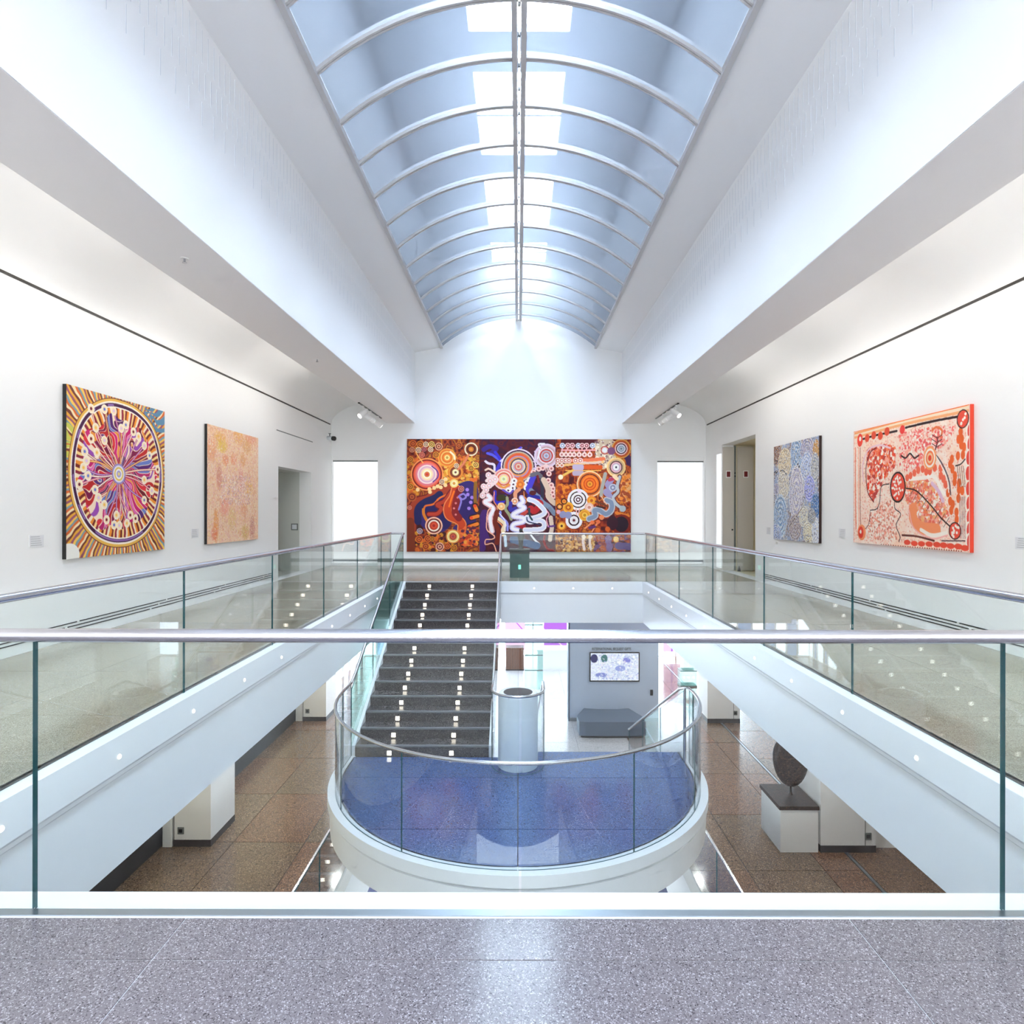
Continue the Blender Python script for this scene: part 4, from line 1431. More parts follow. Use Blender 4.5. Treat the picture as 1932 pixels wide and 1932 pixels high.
# --- 3: blue painting (right wall, far)
D0, D1, ZT1, ZB1 = 10.74, 12.64, 2.865, 0.98
A = Art(D1 - D0, ZT1 - ZB1, 220)
A.fill([(150, 130, 120), (176, 176, 196), (150, 170, 205), (205, 205, 205), (190, 170, 150)], 10, 31)
A.map = wall_map('right', D0, D1, ZT1)
def c4(x, y):
    return (1450 + x / 8.59, 810 + y / 8.59)
blobs = [(130, 400, .24, .22, (110, 86, 84), (180, 130, 100)), (260, 540, .3, .3, (200, 180, 150), (240, 225, 190)), (450, 400, .25, .36, (100, 140, 190), (205, 220, 235)),
         (620, 330, .26, .25, (130, 130, 170), (220, 215, 225)), (770, 340, .13, .20, (190, 130, 70), (214, 170, 110)), (610, 600, .22, .28, (150, 170, 215), (226, 232, 245)),
         (750, 600, .16, .26, (130, 140, 160), (225, 222, 215)), (660, 950, .21, .24, (130, 140, 220), (205, 206, 245)), (240, 880, .26, .30, (190, 180, 165), (245, 240, 225)),
         (450, 1050, .30, .56, (176, 170, 200), (240, 236, 236)), (190, 1400, .32, .44, (110, 150, 195), (214, 228, 240)), (760, 1230, .17, .22, (40, 96, 170), (120, 160, 205)),
         (430, 1580, .27, .26, (150, 130, 130), (205, 196, 200)), (570, 1400, .2, .2, (200, 195, 180), (246, 242, 226)), (640, 1660, .2, .2, (200, 186, 150), (250, 246, 232)),
         (760, 1640, .14, .26, (196, 204, 220), (250, 250, 252)), (130, 960, .12, .12, (120, 110, 150), (226, 224, 235)), (120, 1680, .26, .2, (110, 140, 200), (220, 228, 242)), (700, 1400, .16, .14, (120, 126, 130), (190, 190, 190))]
for (x, y, rx, ry, c1, c2) in blobs:
    n = 9
    for k in range(n):
        f = 1 - k / n
        A.ell(*c4(x, y), rx * f, ry * f, c1 if k % 2 else c2, 0.9)
A.line([c4(340, 1560), c4(420, 1440), c4(540, 1260), c4(570, 1100)], 0.02, (120, 100, 90))
A.line([c4(190, 670), c4(240, 660), c4(280, 720)], 0.02, (30, 26, 30))
A.line([c4(95, 690), c4(140, 690)], 0.04, (50, 50, 60))
for (x, y) in ((105, 510), (140, 505), (185, 525), (105, 560), (470, 560), (490, 600)):
    A.disc(*c4(x, y), 0.022, (40, 36, 46))
A.dots(5200, (0, A.wm, 0, A.hm), 0.005, 0.013, [(246, 246, 244), (120, 130, 170), (90, 80, 80), (200, 180, 150), (170, 186, 220), (240, 236, 220)], 8, 0.8)
hang('painting', 'blue, white and tan swirling painting on right wall beside the doorway', 'right', D0, D1, ZT1, ZB1, A.small(1), M['canvas_brown'])

# --- 4: red and peach painting (right wall, near)
D0, D1, ZT1, ZB1 = 7.15, 9.63, 2.785, 1.055
A = Art(D1 - D0, ZT1 - ZB1, 330)
A.fill([(252, 210, 184), (253, 226, 204), (252, 218, 198), (253, 232, 216), (252, 214, 194)], 7, 41)
A.dots(4200, (0, A.wm, 0, A.hm), 0.005, 0.014, [(253, 240, 226), (246, 176, 150), (240, 150, 130), (252, 228, 212), (226, 160, 140), (250, 196, 170)], 44, 0.8)
A.map = wall_map('right', D0, D1, ZT1)
def c7(x, y):
    return (1580 + x / 4.83, 720 + y / 4.83)
red = (238, 76, 50); org = (250, 130, 80); blk = (48, 30, 30); cre = (252, 240, 226); pk = (250, 170, 150)
def region(pts, cols, n, r0, r1, seed):
    q = np.random.RandomState(seed)
    P = [A.map(*c7(*p)) for p in pts]
    for _ in range(n):
        i = q.randint(len(P)); j = (i + 1) % len(P)
        t = q.rand()
        ctr = np.mean(P, axis=0)
        b_ = np.array(P[i]) * (1 - t) + np.array(P[j]) * t
        f = math.sqrt(q.rand())
        p = ctr + (b_ - ctr) * f
        A.disc(p[0], p[1], r0 + (r1 - r0) * q.rand(), cols[q.randint(len(cols))], 1.0, False)
# dotted left border bands and peach top stripes
for k in range(5):
    A.line([c7(165 + 14 * k, 600), c7(165 + 14 * k, 1000), c7(170 + 14 * k, 1330)], 0.022, [(240, 120, 90), cre, (250, 190, 160), (200, 140, 120), (250, 220, 200)][k])
for k in range(3):
    A.line([c7(160, 470 + 18 * k), c7(600, 350 + 18 * k), c7(1210, 195 + 30 * k)], 0.035, [(246, 160, 100), (250, 226, 196), (248, 176, 120)][k])
region([(270, 620), (420, 570), (530, 600), (520, 760), (420, 880), (330, 1080), (280, 1000)], [red, org, (226, 90, 70), pk, (200, 70, 60), cre], 900, .010, .035, 3)
region([(560, 480), (760, 430), (1080, 400), (980, 560), (860, 640), (700, 820), (570, 790)], [pk, (250, 120, 110), cre, (240, 100, 100), (252, 210, 196)], 900, .008, .024, 4)
region([(620, 900), (780, 880), (900, 950), (1010, 1200), (900, 1330), (720, 1290), (620, 1060)], [org, pk, cre, (240, 110, 90), (246, 176, 120), (230, 140, 120)], 900, .010, .030, 5)
region([(300, 1180), (500, 1060), (540, 1430), (260, 1420)], [pk, cre, (236, 150, 120), (214, 130, 110)], 420, .008, .02, 6)
A.line([c7(690, 1150), c7(690, 1240), c7(760, 1320), c7(900, 1340)], 0.16, (250, 150, 100))
A.line([c7(760, 1340), c7(860, 1390), c7(990, 1370)], 0.05, cre)
A.line([c7(650, 1160), c7(700, 1330), c7(860, 1420), c7(1000, 1390)], 0.02, (250, 180, 170))
A.line([c7(660, 880), c7(780, 870), c7(880, 860), c7(960, 1000), c7(1000, 1010)], 0.055, cre)
A.line([c7(860, 920), c7(920, 990), c7(960, 1080)], 0.05, (230, 190, 210))
A.line([c7(860, 440), c7(900, 410), c7(950, 440), c7(940, 500)], 0.03, (240, 120, 70))
A.line([c7(240, 900), c7(230, 760), c7(280, 620), c7(380, 575), c7(480, 600)], 0.03, (240, 200, 206))
A.line([c7(262, 900), c7(262, 760), c7(300, 640), c7(350, 600)], 0.02, (120, 40, 40))
A.line([c7(262, 900), c7(280, 1010), c7(330, 1090)], 0.02, (120, 40, 40))
# right and bottom scallops
for (x, y) in ((1200, 445), (1200, 565), (1190, 690), (1185, 830), (1188, 970), (1192, 1105), (1195, 1230), (1195, 1345), (1198, 1450)):
    A.ell(*c7(x, y), 0.055, 0.105, cre); A.ell(*c7(x + 4, y), 0.040, 0.085, (236, 70, 56))
for (x, y) in ((635, 1455), (700, 1465), (765, 1468), (835, 1470), (905, 1475), (965, 1480), (1030, 1488), (1100, 1492), (1160, 1505)):
    A.ell(*c7(x, y), 0.07, 0.035, (238, 80, 56))
for (x, y) in ((1120, 450), (1100, 520), (1130, 515), (1150, 590), (1125, 570), (1095, 670), (1140, 660), (1040, 700), (1025, 745), (1045, 790), (1068, 850), (1065, 905), (1105, 915), (1105, 975), (1135, 985), (1100, 1055), (1025, 1080), (1048, 1110), (1035, 1165), (1083, 1180), (1085, 1245), (1005, 1005)):
    A.ell(*c7(x, y), 0.035, 0.055, (240, 106, 50))
for (x, y) in ((940, 780), (885, 780), (840, 810), (808, 815), (775, 790), (735, 800), (700, 825), (940, 850), (965, 880), (985, 930), (665, 850), (635, 870)):
    A.ell(*c7(x, y), 0.040, 0.05, (244, 110, 80))
# outlined nodes and the lines between them
A.line([c7(230, 520), c7(330, 490), c7(420, 470), c7(540, 445)], 0.03, blk)
A.line([c7(620, 415), c7(850, 360), c7(1090, 315)], 0.03, blk)
for (x, y) in ((270, 510), (330, 485), (390, 490), (450, 450)):
    A.ell(*c7(x, y), 0.06, 0.06, (238, 86, 56))
def node(x, y, rx, ry, spots):
    A.ell(*c7(x, y), rx, ry, blk); A.ell(*c7(x, y), rx * .86, ry * .88, (238, 84, 62))
    q = np.random.RandomState(int(x))
    X0, Y0 = A.map(*c7(x, y))
    for _ in range(spots):
        a = q.rand() * 6.28; f = math.sqrt(q.rand()) * .72
        A.disc(X0 + rx * f * math.cos(a), Y0 + ry * f * math.sin(a), 0.018, cre, 1.0, False)
A.line([c7(470, 925), c7(400, 950), c7(385, 1080), c7(360, 1150), c7(300, 1165)], 0.014, blk)
A.line([c7(300, 1180), c7(285, 1290), c7(240, 1350)], 0.012, (110, 70, 70))
A.line([c7(520, 1090), c7(525, 1150), c7(575, 1200), c7(535, 1300), c7(570, 1400), c7(560, 1450)], 0.014, blk)
A.line([c7(625, 965), c7(720, 990), c7(850, 1120), c7(940, 1230), c7(1030, 1315)], 0.018, blk)
for t in np.linspace(0.1, 0.9, 9):
    x = 640 + (1030 - 640) * t; y = 975 + (1315 - 975) * t ** 1.15
    A.line([c7(x - 25, y + 40), c7(x + 25, y - 45)], 0.008, (110, 60, 50), False)
A.line([c7(885, 650), c7(950, 740), c7(1010, 880), c7(1030, 1020)], 0.02, (90, 80, 90))
A.line([c7(875, 640), c7(935, 740), c7(995, 880), c7(1012, 1000)], 0.016, cre)
A.line([c7(580, 670), c7(620, 690), c7(660, 650), c7(700, 690), c7(740, 665)], 0.022, blk)
for sgn in (-1, 1):
    A.line([c7(890, 610), c7(910, 540), c7(905, 500)], 0.018, (100, 50, 50))
    for k in range(3):
        A.line([c7(905, 590 - 40 * k), c7(905 + sgn * 45, 560 - 40 * k)], 0.012, (130, 60, 60), False)
A.line([c7(1075, 760), c7(1120, 745), c7(1160, 700)], 0.016, blk)
for k in range(4):
    A.line([c7(1090 + 18 * k, 765), c7(1100 + 18 * k, 860), c7(1115 + 15 * k, 950)], 0.008, (110, 80, 70))
for k in range(5):
    A.line([c7(1110 + 12 * k, 1040), c7(1112 + 12 * k, 1200), c7(1115 + 12 * k, 1420)], 0.008, (150, 120, 120))
A.line([c7(590, 1390), c7(720, 1400), c7(880, 1440)], 0.026, (110, 50, 40))
A.line([c7(950, 1440), c7(1160, 1440)], 0.018, (120, 90, 90))
for k in range(34):
    A.disc(*c7(400 + 22 * k, 1475 + 1.8 * k), 0.011, (150, 70, 50))
node(548, 955, 0.175, 0.215, 26)
node(1138, 335, 0.100, 0.112, 5)
node(1068, 1350, 0.105, 0.105, 10)
A.ell(*c7(205, 530), 0.075, 0.10, (240, 70, 50)); A.ell(*c7(207, 518), 0.03, 0.035, cre)
A.ell(*c7(590, 432), 0.055, 0.06, (240, 66, 60)); A.ell(*c7(222, 1365), 0.11, 0.12, (250, 150, 100)); A.ell(*c7(215, 1365), 0.07, 0.09, (238, 70, 50)); A.ell(*c7(212, 1360), 0.025, 0.03, cre)
for k, c in enumerate(((250, 160, 100), cre, org, (250, 200, 150), red)):
    A.ell(*c7(840, 690), 0.12 - 0.022 * k, 0.15 - 0.028 * k, c)
A.a[:, :int(0.012 * A.p)] = (236, 120, 100)
A.a[:int(0.014 * A.p), :] = (246, 130, 70)
A.a[:, -int(0.02 * A.p):] = (250, 200, 180)
hang('painting', 'peach painting with red dots and black-ringed nodes on right wall', 'right', D0, D1, ZT1, ZB1, A.small(2), M['canvas_red'])

# --- 5: triptych on the end wall
TX = (-3.15, -1.095, 1.045, 3.18)
TZ1, TZ0 = 3.575, 0.395
tri = empty('triptych', (0, YF, TZ0), label='huge orange, purple and white triptych on the far end wall', cat='painting')
MPX = F / (YF - CT)      # pixels per metre on the canvas plane
def tri_map(k, ox, sx):
    def f(x, y):
        px = ox + x / sx; py = 826 + y / sx
        X = (px - VX) / MPX; z = CH - (py - VY) / MPX
        return (X - TX[k], TZ1 - z)
    return f


maroon = (70, 18, 24); orange = (232, 110, 40); gold = (226, 150, 40); rust = (150, 50, 26); purple = (74, 46, 130); navy = (38, 30, 90); cream = (250, 232, 196); pink = (240, 150, 130); white = (248, 242, 244); grey = (150, 158, 172); lav = (150, 130, 210)
imgs = []
# left panel
A = Art(TX[1] - TX[0], TZ1 - TZ0, 200)
A.fill([(60, 16, 22), (120, 34, 24), (190, 84, 30), (90, 24, 30), (214, 130, 36), (130, 44, 26)], 9, 51)
A.map = tri_map(0, 766, 8.862)
WK = 1.0
W_ = lambda pts, w0, c, oc=None: (A.line(pts, w0 * WK + 0.06, oc) if oc else None, A.line(pts, w0 * WK, c))
A.dots(700, (0.85, 2.0, 0.5, 1.9), 0.02, 0.06, [gold, orange, (236, 180, 60), rust, (240, 130, 50), (250, 200, 90)], 2, 0.85)
A.dots(160, (0.0, 0.35, 0.5, 1.6), 0.02, 0.05, [gold, orange, rust], 4, 0.8)
W_([(640, 1250), (660, 1350), (560, 1460), (360, 1400), (380, 1200), (560, 1120), (700, 980), (900, 900), (1060, 850), (1080, 1000), (1000, 1200), (960, 1500), (900, 1560)], 0.42, (58, 40, 110))
W_([(900, 1000), (1000, 1150), (1010, 1300), (1000, 1500)], 0.55, (50, 34, 100))
W_([(620, 1260), (420, 1180), (450, 1340), (640, 1420)], 0.36, navy)
W_([(40, 1900), (90, 1500), (110, 1250), (190, 1090), (380, 1030), (480, 930), (640, 900), (760, 830)], 0.26, (170, 60, 34), (110, 30, 24))
W_([(90, 1900), (80, 1600), (70, 1400)], 0.22, (130, 50, 26))
W_([(200, 1400), (200, 1200), (300, 1090), (480, 1010), (560, 950)], 0.20, (34, 34, 84))
W_([(300, 1190), (330, 1140), (460, 1110), (560, 1010), (740, 920), (780, 850)], 0.05, orange)
W_([(370, 1420), (300, 1290), (290, 1200)], 0.08, (226, 130, 40))
W_([(380, 1280), (520, 1270), (590, 1180), (520, 1120), (640, 1060), (760, 900)], 0.10, (190, 60, 40), (110, 24, 30))
W_([(830, 850), (790, 1000), (700, 1150), (720, 1300), (860, 1370), (930, 1440), (930, 1540)], 0.20, (206, 66, 28), (240, 140, 80))
W_([(880, 900), (830, 1100), (820, 1250), (880, 1340)], 0.20, (140, 30, 34))
W_([(800, 900), (760, 1010), (720, 1150)], 0.05, (250, 120, 30))
for p in ((830, 1095), (800, 1180), (830, 1285), (860, 1000)): A.disc(*p, 0.03, (230, 130, 130))
W_([(900, 960), (960, 940), (1000, 990), (940, 1030), (880, 980), (920, 1060), (880, 1200)], 0.05, lav)
for p in ((1030, 950), (1080, 1080), (1050, 1180), (1100, 1000), (1020, 870)): A.disc(*p, 0.05, (170, 130, 220))
W_([(1160, 760), (1150, 950), (1160, 1100)], 0.10, (150, 100, 30))
for (x, y, x2, y2) in ((1090, 1340, 1200, 1310), (1050, 1490, 1190, 1440), (1150, 1140, 1180, 1210), (1010, 1640, 1180, 1640), (960, 1780, 1180, 1760), (1000, 1710, 1200, 1700)):
    W_([(x, y), (x2, y2)], 0.10, (240, 130, 40), (50, 20, 24)); A.disc(x, y, 0.045, (236, 70, 30))
A.dots(120, (1.5, 2.0, 2.5, 3.0), 0.02, 0.06, [(240, 110, 50), (200, 60, 30), (90, 30, 60), (240, 160, 60)], 9, 0.9)
A.dots(160, (0.25, 1.4, 2.6, 3.15), 0.02, 0.07, [gold, orange, maroon, rust, (60, 20, 40)], 10, 0.9)
A.rings(350, 615, 0.46, [(250, 150, 80), (130, 30, 26), (240, 90, 60), (236, 120, 100), (230, 120, 140), (246, 220, 210), (220, 170, 190), (240, 200, 190), (250, 230, 170), (252, 240, 214), (214, 120, 60), (214, 60, 60)])
A.line([(430, 480), (520, 560), (530, 660), (450, 740)], 0.03, purple)
A.rings(685, 335, 0.26, [(240, 160, 60), (230, 110, 40), (240, 190, 100), (226, 110, 40), (240, 140, 50), (250, 220, 140), (190, 150, 70)])
A.line([(740, 240), (800, 300), (810, 360)], 0.05, cream)
A.rings(825, 580, 0.22, [(226, 130, 40), (240, 150, 60), (150, 60, 30), (120, 60, 40), (250, 226, 160), (250, 240, 200), (110, 60, 40)])
A.rings(1085, 195, 0.19, [cream, (130, 60, 30), (90, 30, 26), (220, 130, 50), (240, 160, 60)])
W_([(1040, 290), (960, 430), (870, 530)], 0.06, (230, 130, 90))
A.rings(465, 1470, 0.245, [(250, 190, 160), (110, 30, 26), (252, 236, 214), (200, 60, 34), (226, 80, 46), (170, 40, 34)])
A.rings(785, 1650, 0.20, [(226, 140, 60), (250, 232, 160), (236, 200, 110), (170, 70, 50), (210, 90, 60), (160, 60, 70)])
A.rings(800, 765, 0.12, [(250, 220, 130), (252, 236, 180), (226, 150, 60)])
for (x, y, r, c) in ((115, 105, .10, orange), (235, 115, .10, (226, 130, 40)), (330, 115, .075, cream), (425, 115, .085, (244, 220, 110)), (100, 205, .075, (240, 160, 120)), (205, 210, .08, (250, 226, 190)),
                     (300, 195, .07, (200, 110, 120)), (410, 200, .075, cream), (545, 150, .11, (230, 170, 130)), (265, 290, .08, (240, 130, 110)), (500, 290, .09, gold), (880, 130, .09, (214, 110, 40)),
                     (75, 370, .085, gold), (75, 820, .09, gold), (100, 990, .13, (190, 90, 40)), (60, 1170, .06, pink), (600, 740, .075, cream), (920, 855, .085, pink), (840, 470, .07, cream), (1160, 455, .085, (250, 220, 110)),
                     (1195, 340, .08, gold), (1085, 510, .08, (236, 180, 60)), (230, 1560, .08, (190, 190, 210)), (565, 1820, .12, (240, 180, 160)), (220, 1700, .10, orange), (365, 1690, .10, orange), (330, 1815, .10, (220, 110, 40)),
                     (690, 1810, .09, orange), (800, 1840, .09, gold), (440, 1690, .07, gold)):
    A.rings(x, y, r, [c, (110, 36, 28), c, (150, 60, 40)])
for p in ((390, 860), (470, 840), (525, 815), (580, 830), (400, 910), (195, 870), (655, 795), (660, 695)): A.disc(*p, 0.055, (252, 214, 150))
W_([(160, 240), (200, 310), (280, 420)], 0.035, (250, 170, 90))
imgs.append(A.small(2) if False else A.a)
# middle panel
A = Art(TX[2] - TX[1], TZ1 - TZ0, 200)
A.fill([(60, 20, 50), (70, 16, 34), (96, 24, 30), (56, 20, 60), (110, 30, 26), (50, 18, 50)], 6, 61)
A.map = tri_map(1, 900, 8.862)
WK = 0.66
W_([(90, 1850), (100, 1650), (80, 1400), (130, 1250), (120, 1550), (170, 1700)], 0.26, (74, 36, 110))
W_([(110, 200), (200, 150), (320, 180), (230, 260)], 0.2, (60, 36, 130))
A.line([(170, 260), (260, 290), (330, 340), (420, 400), (480, 300)], 0.07, (90, 90, 220)); A.line([(300, 240), (350, 310), (400, 380)], 0.08, (60, 50, 210)); A.line([(330, 540), (380, 440), (430, 380)], 0.10, (70, 56, 190))
A.line([(390, 390), (470, 330), (600, 230), (740, 165)], 0.045, (226, 214, 250)); A.line([(640, 220), (730, 160)], 0.05, (80, 60, 210))
W_([(140, 395), (190, 430), (280, 450), (290, 540)], 0.10, (240, 226, 240)); W_([(140, 540), (200, 520), (330, 600)], 0.08, (250, 214, 190))
A.rings(690, 480, 0.50, [(250, 230, 240), (70, 30, 70), (200, 180, 150), (236, 110, 60), (240, 90, 50), (190, 150, 180), (244, 150, 70), (90, 70, 80), (240, 220, 190), (200, 180, 200), (226, 120, 110), (230, 200, 170), (220, 110, 90)])
A.rings(445, 690, 0.30, [(244, 200, 190), (240, 130, 120), (250, 220, 200), (226, 100, 70), (244, 190, 170), (250, 230, 150), (240, 236, 200), (200, 200, 130)])
A.line([(340, 760), (440, 830), (530, 780)], 0.05, (244, 160, 60))
A.rings(1155, 300, 0.34, [(235, 215, 230), (226, 190, 205), (200, 160, 160), (240, 220, 225), (206, 60, 50), (190, 180, 190), (200, 110, 110), (200, 200, 215), (150, 150, 175)])
W_([(1060, 180), (1030, 110), (1120, 100)], 0.07, white); W_([(1010, 350), (1040, 200)], 0.05, white)
for (x, y) in ((960, 230), (940, 400), (970, 460), (930, 520)): W_([(x, y), (x + 60, y - 30)], 0.05, (230, 200, 226))
for (x, y) in ((1030, 510), (1100, 500), (1190, 470), (1240, 520), (1200, 590), (1150, 560)): W_([(1150, 440), (x, y)], 0.04, (250, 214, 206)); 
for (x, y) in ((1030, 520), (1095, 505), (1240, 515), (1200, 600), (1190, 710), (1240, 790), (1270, 850), (1260, 910), (1275, 975), (940, 575)): A.disc(x, y, 0.075, (250, 206, 196)); A.disc(x, y, 0.03, (180, 90, 90))
W_([(730, 690), (725, 790)], 0.24, (236, 120, 50)); A.rings(720, 780, 0.13, [(240, 140, 50), (226, 110, 40), (246, 160, 60)])
W_([(700, 860), (640, 920), (640, 1000)], 0.16, (240, 160, 120)); A.rings(630, 1060, 0.10, [(250, 214, 190), (236, 150, 100), (250, 230, 200)])
for (x, y) in ((620, 720), (605, 780), (595, 840), (840, 750), (880, 705), (825, 830), (520, 880)): A.rings(x, y, 0.085, [(250, 240, 235), (252, 246, 240), (90, 40, 60)])
W_([(160, 720), (260, 640), (330, 700), (260, 780), (150, 850), (80, 950)], 0.14, (250, 220, 215)); 
for (x, y) in ((190, 625), (215, 720), (300, 690), (110, 815), (200, 800), (150, 870), (90, 965)): A.rings(x, y, 0.085, [(252, 226, 220), (244, 190, 190), (250, 240, 240)])
W_([(300, 900), (300, 1060), (420, 1080), (470, 980)], 0.14, (50, 46, 190)); A.ell(420, 1000, 0.14, 0.09, (60, 56, 26)); W_([(430, 870), (540, 930), (600, 880)], 0.08, (110, 80, 190))
W_([(560, 1090), (560, 1200), (640, 1180)], 0.16, (60, 50, 160)); W_([(500, 1000), (510, 1100), (470, 1180), (540, 1290), (570, 1360)], 0.12, (160, 160, 120))
A.rings(405, 1145, 0.11, [(250, 200, 140), (244, 180, 110), (250, 220, 170)])
W_([(940, 650), (880, 800), (860, 880), (960, 960), (1040, 1000)], 0.24, (76, 66, 200)); W_([(1000, 620), (1080, 760), (1090, 900), (1090, 990)], 0.16, (50, 50, 66)); A.line([(920, 620), (1000, 600), (1060, 640)], 0.12, (110, 104, 110))
W_([(900, 880), (1010, 980), (1100, 1080), (1200, 1150), (1290, 1260)], 0.20, (130, 144, 168)); W_([(1010, 640), (1030, 740)], 0.10, (130, 30, 40))
W_([(1110, 700), (1180, 850), (1190, 980), (1290, 1090), (1240, 1040)], 0.22, (226, 196, 170)); W_([(1230, 1330), (1250, 1500), (1230, 1600), (1220, 1700)], 0.18, (226, 200, 180)); W_([(1190, 1480), (1290, 1470)], 0.08, (110, 60, 140))
W_([(780, 900), (790, 980), (830, 1040), (800, 1100)], 0.04, (246, 150, 70)); A.line([(880, 980), (1010, 1010)], 0.16, (40, 40, 150)); A.ell(930, 920, .10, .07, (90, 26, 30))
W_([(180, 960), (220, 1020), (130, 1070), (230, 1140), (270, 1200), (220, 1320), (230, 1450), (250, 1560)], 0.14, white, (230, 170, 170))
W_([(240, 1160), (180, 1230), (160, 1400), (170, 1540), (290, 1640), (260, 1690), (150, 1700), (140, 1780), (250, 1760), (290, 1800), (320, 1890)], 0.045, (250, 180, 150))
W_([(290, 900), (280, 1050), (330, 1150), (340, 1300), (310, 1360), (420, 1470), (380, 1590), (420, 1640)], 0.045, (246, 140, 90)); W_([(360, 1350), (460, 1440), (430, 1540), (450, 1620)], 0.15, (246, 222, 180))
W_([(390, 1240), (400, 1310), (500, 1420), (510, 1540)], 0.10, (150, 150, 226)); W_([(370, 1260), (460, 1370), (470, 1450), (470, 1560)], 0.035, white)
W_([(330, 1240), (300, 1420), (360, 1560), (330, 1750)], 0.20, (120, 34, 20))
W_([(950, 1060), (1060, 1100), (960, 1220), (900, 1180)], 0.26, (190, 36, 40)); W_([(700, 1420), (640, 1470), (780, 1490)], 0.2, (176, 34, 44)); W_([(820, 1230), (740, 1300)], 0.16, (206, 66, 60))
W_([(740, 1000), (770, 1070), (700, 1120), (790, 1170), (630, 1260), (610, 1310), (770, 1340), (770, 1400), (620, 1440), (590, 1510), (680, 1540)], 0.13, white, (200, 190, 230))
W_([(870, 1030), (960, 1060), (1050, 1130), (1130, 1230), (1080, 1290), (930, 1340), (830, 1330), (870, 1400), (1050, 1380), (1120, 1430), (1080, 1520), (800, 1540)], 0.12, (222, 224, 240), white)
W_([(830, 1330), (860, 1400), (1060, 1450)], 0.05, (40, 50, 90)); W_([(870, 1180), (880, 1300), (920, 1370)], 0.08, (36, 70, 80))
W_([(1170, 1220), (1200, 1280), (1160, 1360), (1190, 1480)], 0.04, (250, 170, 190)); W_([(1210, 1180), (1290, 1270)], 0.14, (120, 130, 150))
W_([(900, 1620), (980, 1720), (1030, 1760)], 0.08, white); W_([(1130, 1640), (1120, 1740), (1180, 1850), (1290, 1880)], 0.09, (150, 30, 34)); W_([(600, 1700), (800, 1750), (1000, 1800)], 0.3, (70, 90, 130)); W_([(470, 1650), (480, 1800)], 0.12, (200, 214, 230))
imgs.append(A.a)
# right panel
A = Art(TX[3] - TX[2], TZ1 - TZ0, 200)
A.fill([(80, 20, 26), (150, 46, 26), (206, 96, 30), (110, 30, 26), (226, 130, 40), (90, 22, 26)], 9, 71)
A.map = tri_map(2, 1045, 8.862)
WK = 0.8
A.dots(380, (0.0, 0.55, 1.3, 2.0), 0.03, 0.07, [(226, 120, 30), (200, 90, 26), (240, 140, 40), (170, 60, 26)], 5, 0.9)
A.dots(260, (1.75, 2.15, 1.0, 1.75), 0.02, 0.06, [(230, 130, 40), (240, 180, 120), (170, 70, 40), (250, 150, 60)], 6, 0.9)
A.dots(500, (0.0, 1.1, 2.7, 3.2), 0.02, 0.05, [(214, 140, 50), (150, 80, 30), (236, 180, 100), (90, 40, 30)], 7, 0.9)
A.dots(160, (1.1, 2.2, 2.7, 3.2), 0.02, 0.06, [(150, 60, 60), (110, 60, 110), (200, 90, 50), (80, 30, 40)], 8, 0.9)
A.line([(200, 70), (500, 110), (650, 70)], 0.3, (86, 20, 30)); A.line([(1220, 300), (1260, 420)], 0.16, (70, 40, 90))
A.line([(740, 120), (820, 90), (960, 110), (960, 330), (850, 330), (760, 260), (900, 400), (820, 450)], 0.24, (214, 190, 160))
A.dots(160, (1.12, 1.75, 0.05, 0.8), 0.015, 0.035, [(240, 226, 200), (170, 130, 120), (120, 80, 90), (246, 236, 220)], 11, 0.9)
W_([(130, 205), (380, 210), (690, 205)], 0.05, (250, 160, 160))
for k, x in enumerate((135, 225, 300, 400, 465, 540, 640)):
    A.line([(x, 205), (x + 10, 130)], 0.04, (244, 170, 170)); A.rings(x + 5, 130, 0.075, [(246, 200, 196), (150, 60, 70), (240, 190, 190)] if k % 3 else [(220, 226, 236), (150, 150, 170), (240, 240, 245)])
for k, x in enumerate((130, 200, 270, 335, 420, 510, 600)):
    A.line([(x, 205), (x, 270)], 0.04, (240, 180, 180)); A.rings(x, 280, 0.07, [(250, 226, 214), (246, 200, 190), (160, 70, 70)])
A.line([(60, 380), (300, 380), (600, 370), (830, 350)], 0.10, (236, 120, 80)); A.line([(130, 460), (450, 430), (820, 400)], 0.07, (244, 190, 120)); A.line([(460, 410), (650, 420), (780, 400)], 0.06, (226, 196, 180))
for x in (60, 130, 190, 250, 360, 440): A.rings(x, 380, 0.075, [(246, 210, 200), (200, 110, 100), (250, 236, 226)])
for x in (60, 130): A.rings(x, 460, 0.06, [(246, 220, 206), (206, 120, 90)])
A.line([(200, 545), (450, 545), (780, 545)], 0.035, (250, 180, 80)); A.line([(520, 490), (780, 490)], 0.12, (226, 90, 26))
for k in range(5):
    A.ell(340 + 32 * k, 490, .055, .085, (196, 180, 206)); A.ell(340 + 32 * k, 590, .055, .075, (190, 170, 190))
W_([(110, 660), (200, 600), (320, 540)], 0.08, (240, 190, 90)); A.disc(110, 655, 0.07, (250, 236, 200))
A.rings(600, 770, 0.37, [(250, 206, 150), (230, 120, 50), (120, 50, 30), (236, 110, 30), (250, 140, 40), (220, 80, 20), (244, 120, 30), (210, 80, 20), (240, 160, 50), (200, 120, 30)])
A.rings(405, 1030, 0.30, [white, (250, 244, 240), (60, 26, 30), white, (250, 240, 236), (70, 30, 36), white, (90, 40, 50), white])
A.rings(335, 1375, 0.24, [white, (250, 244, 244), (60, 20, 30), white, (240, 230, 230), (110, 30, 40)])
W_([(370, 1180), (380, 1280)], 0.04, (250, 190, 180)); W_([(430, 1180), (410, 1290)], 0.04, (250, 190, 180)); A.line([(410, 880), (440, 900)], 0.08, (250, 226, 240))
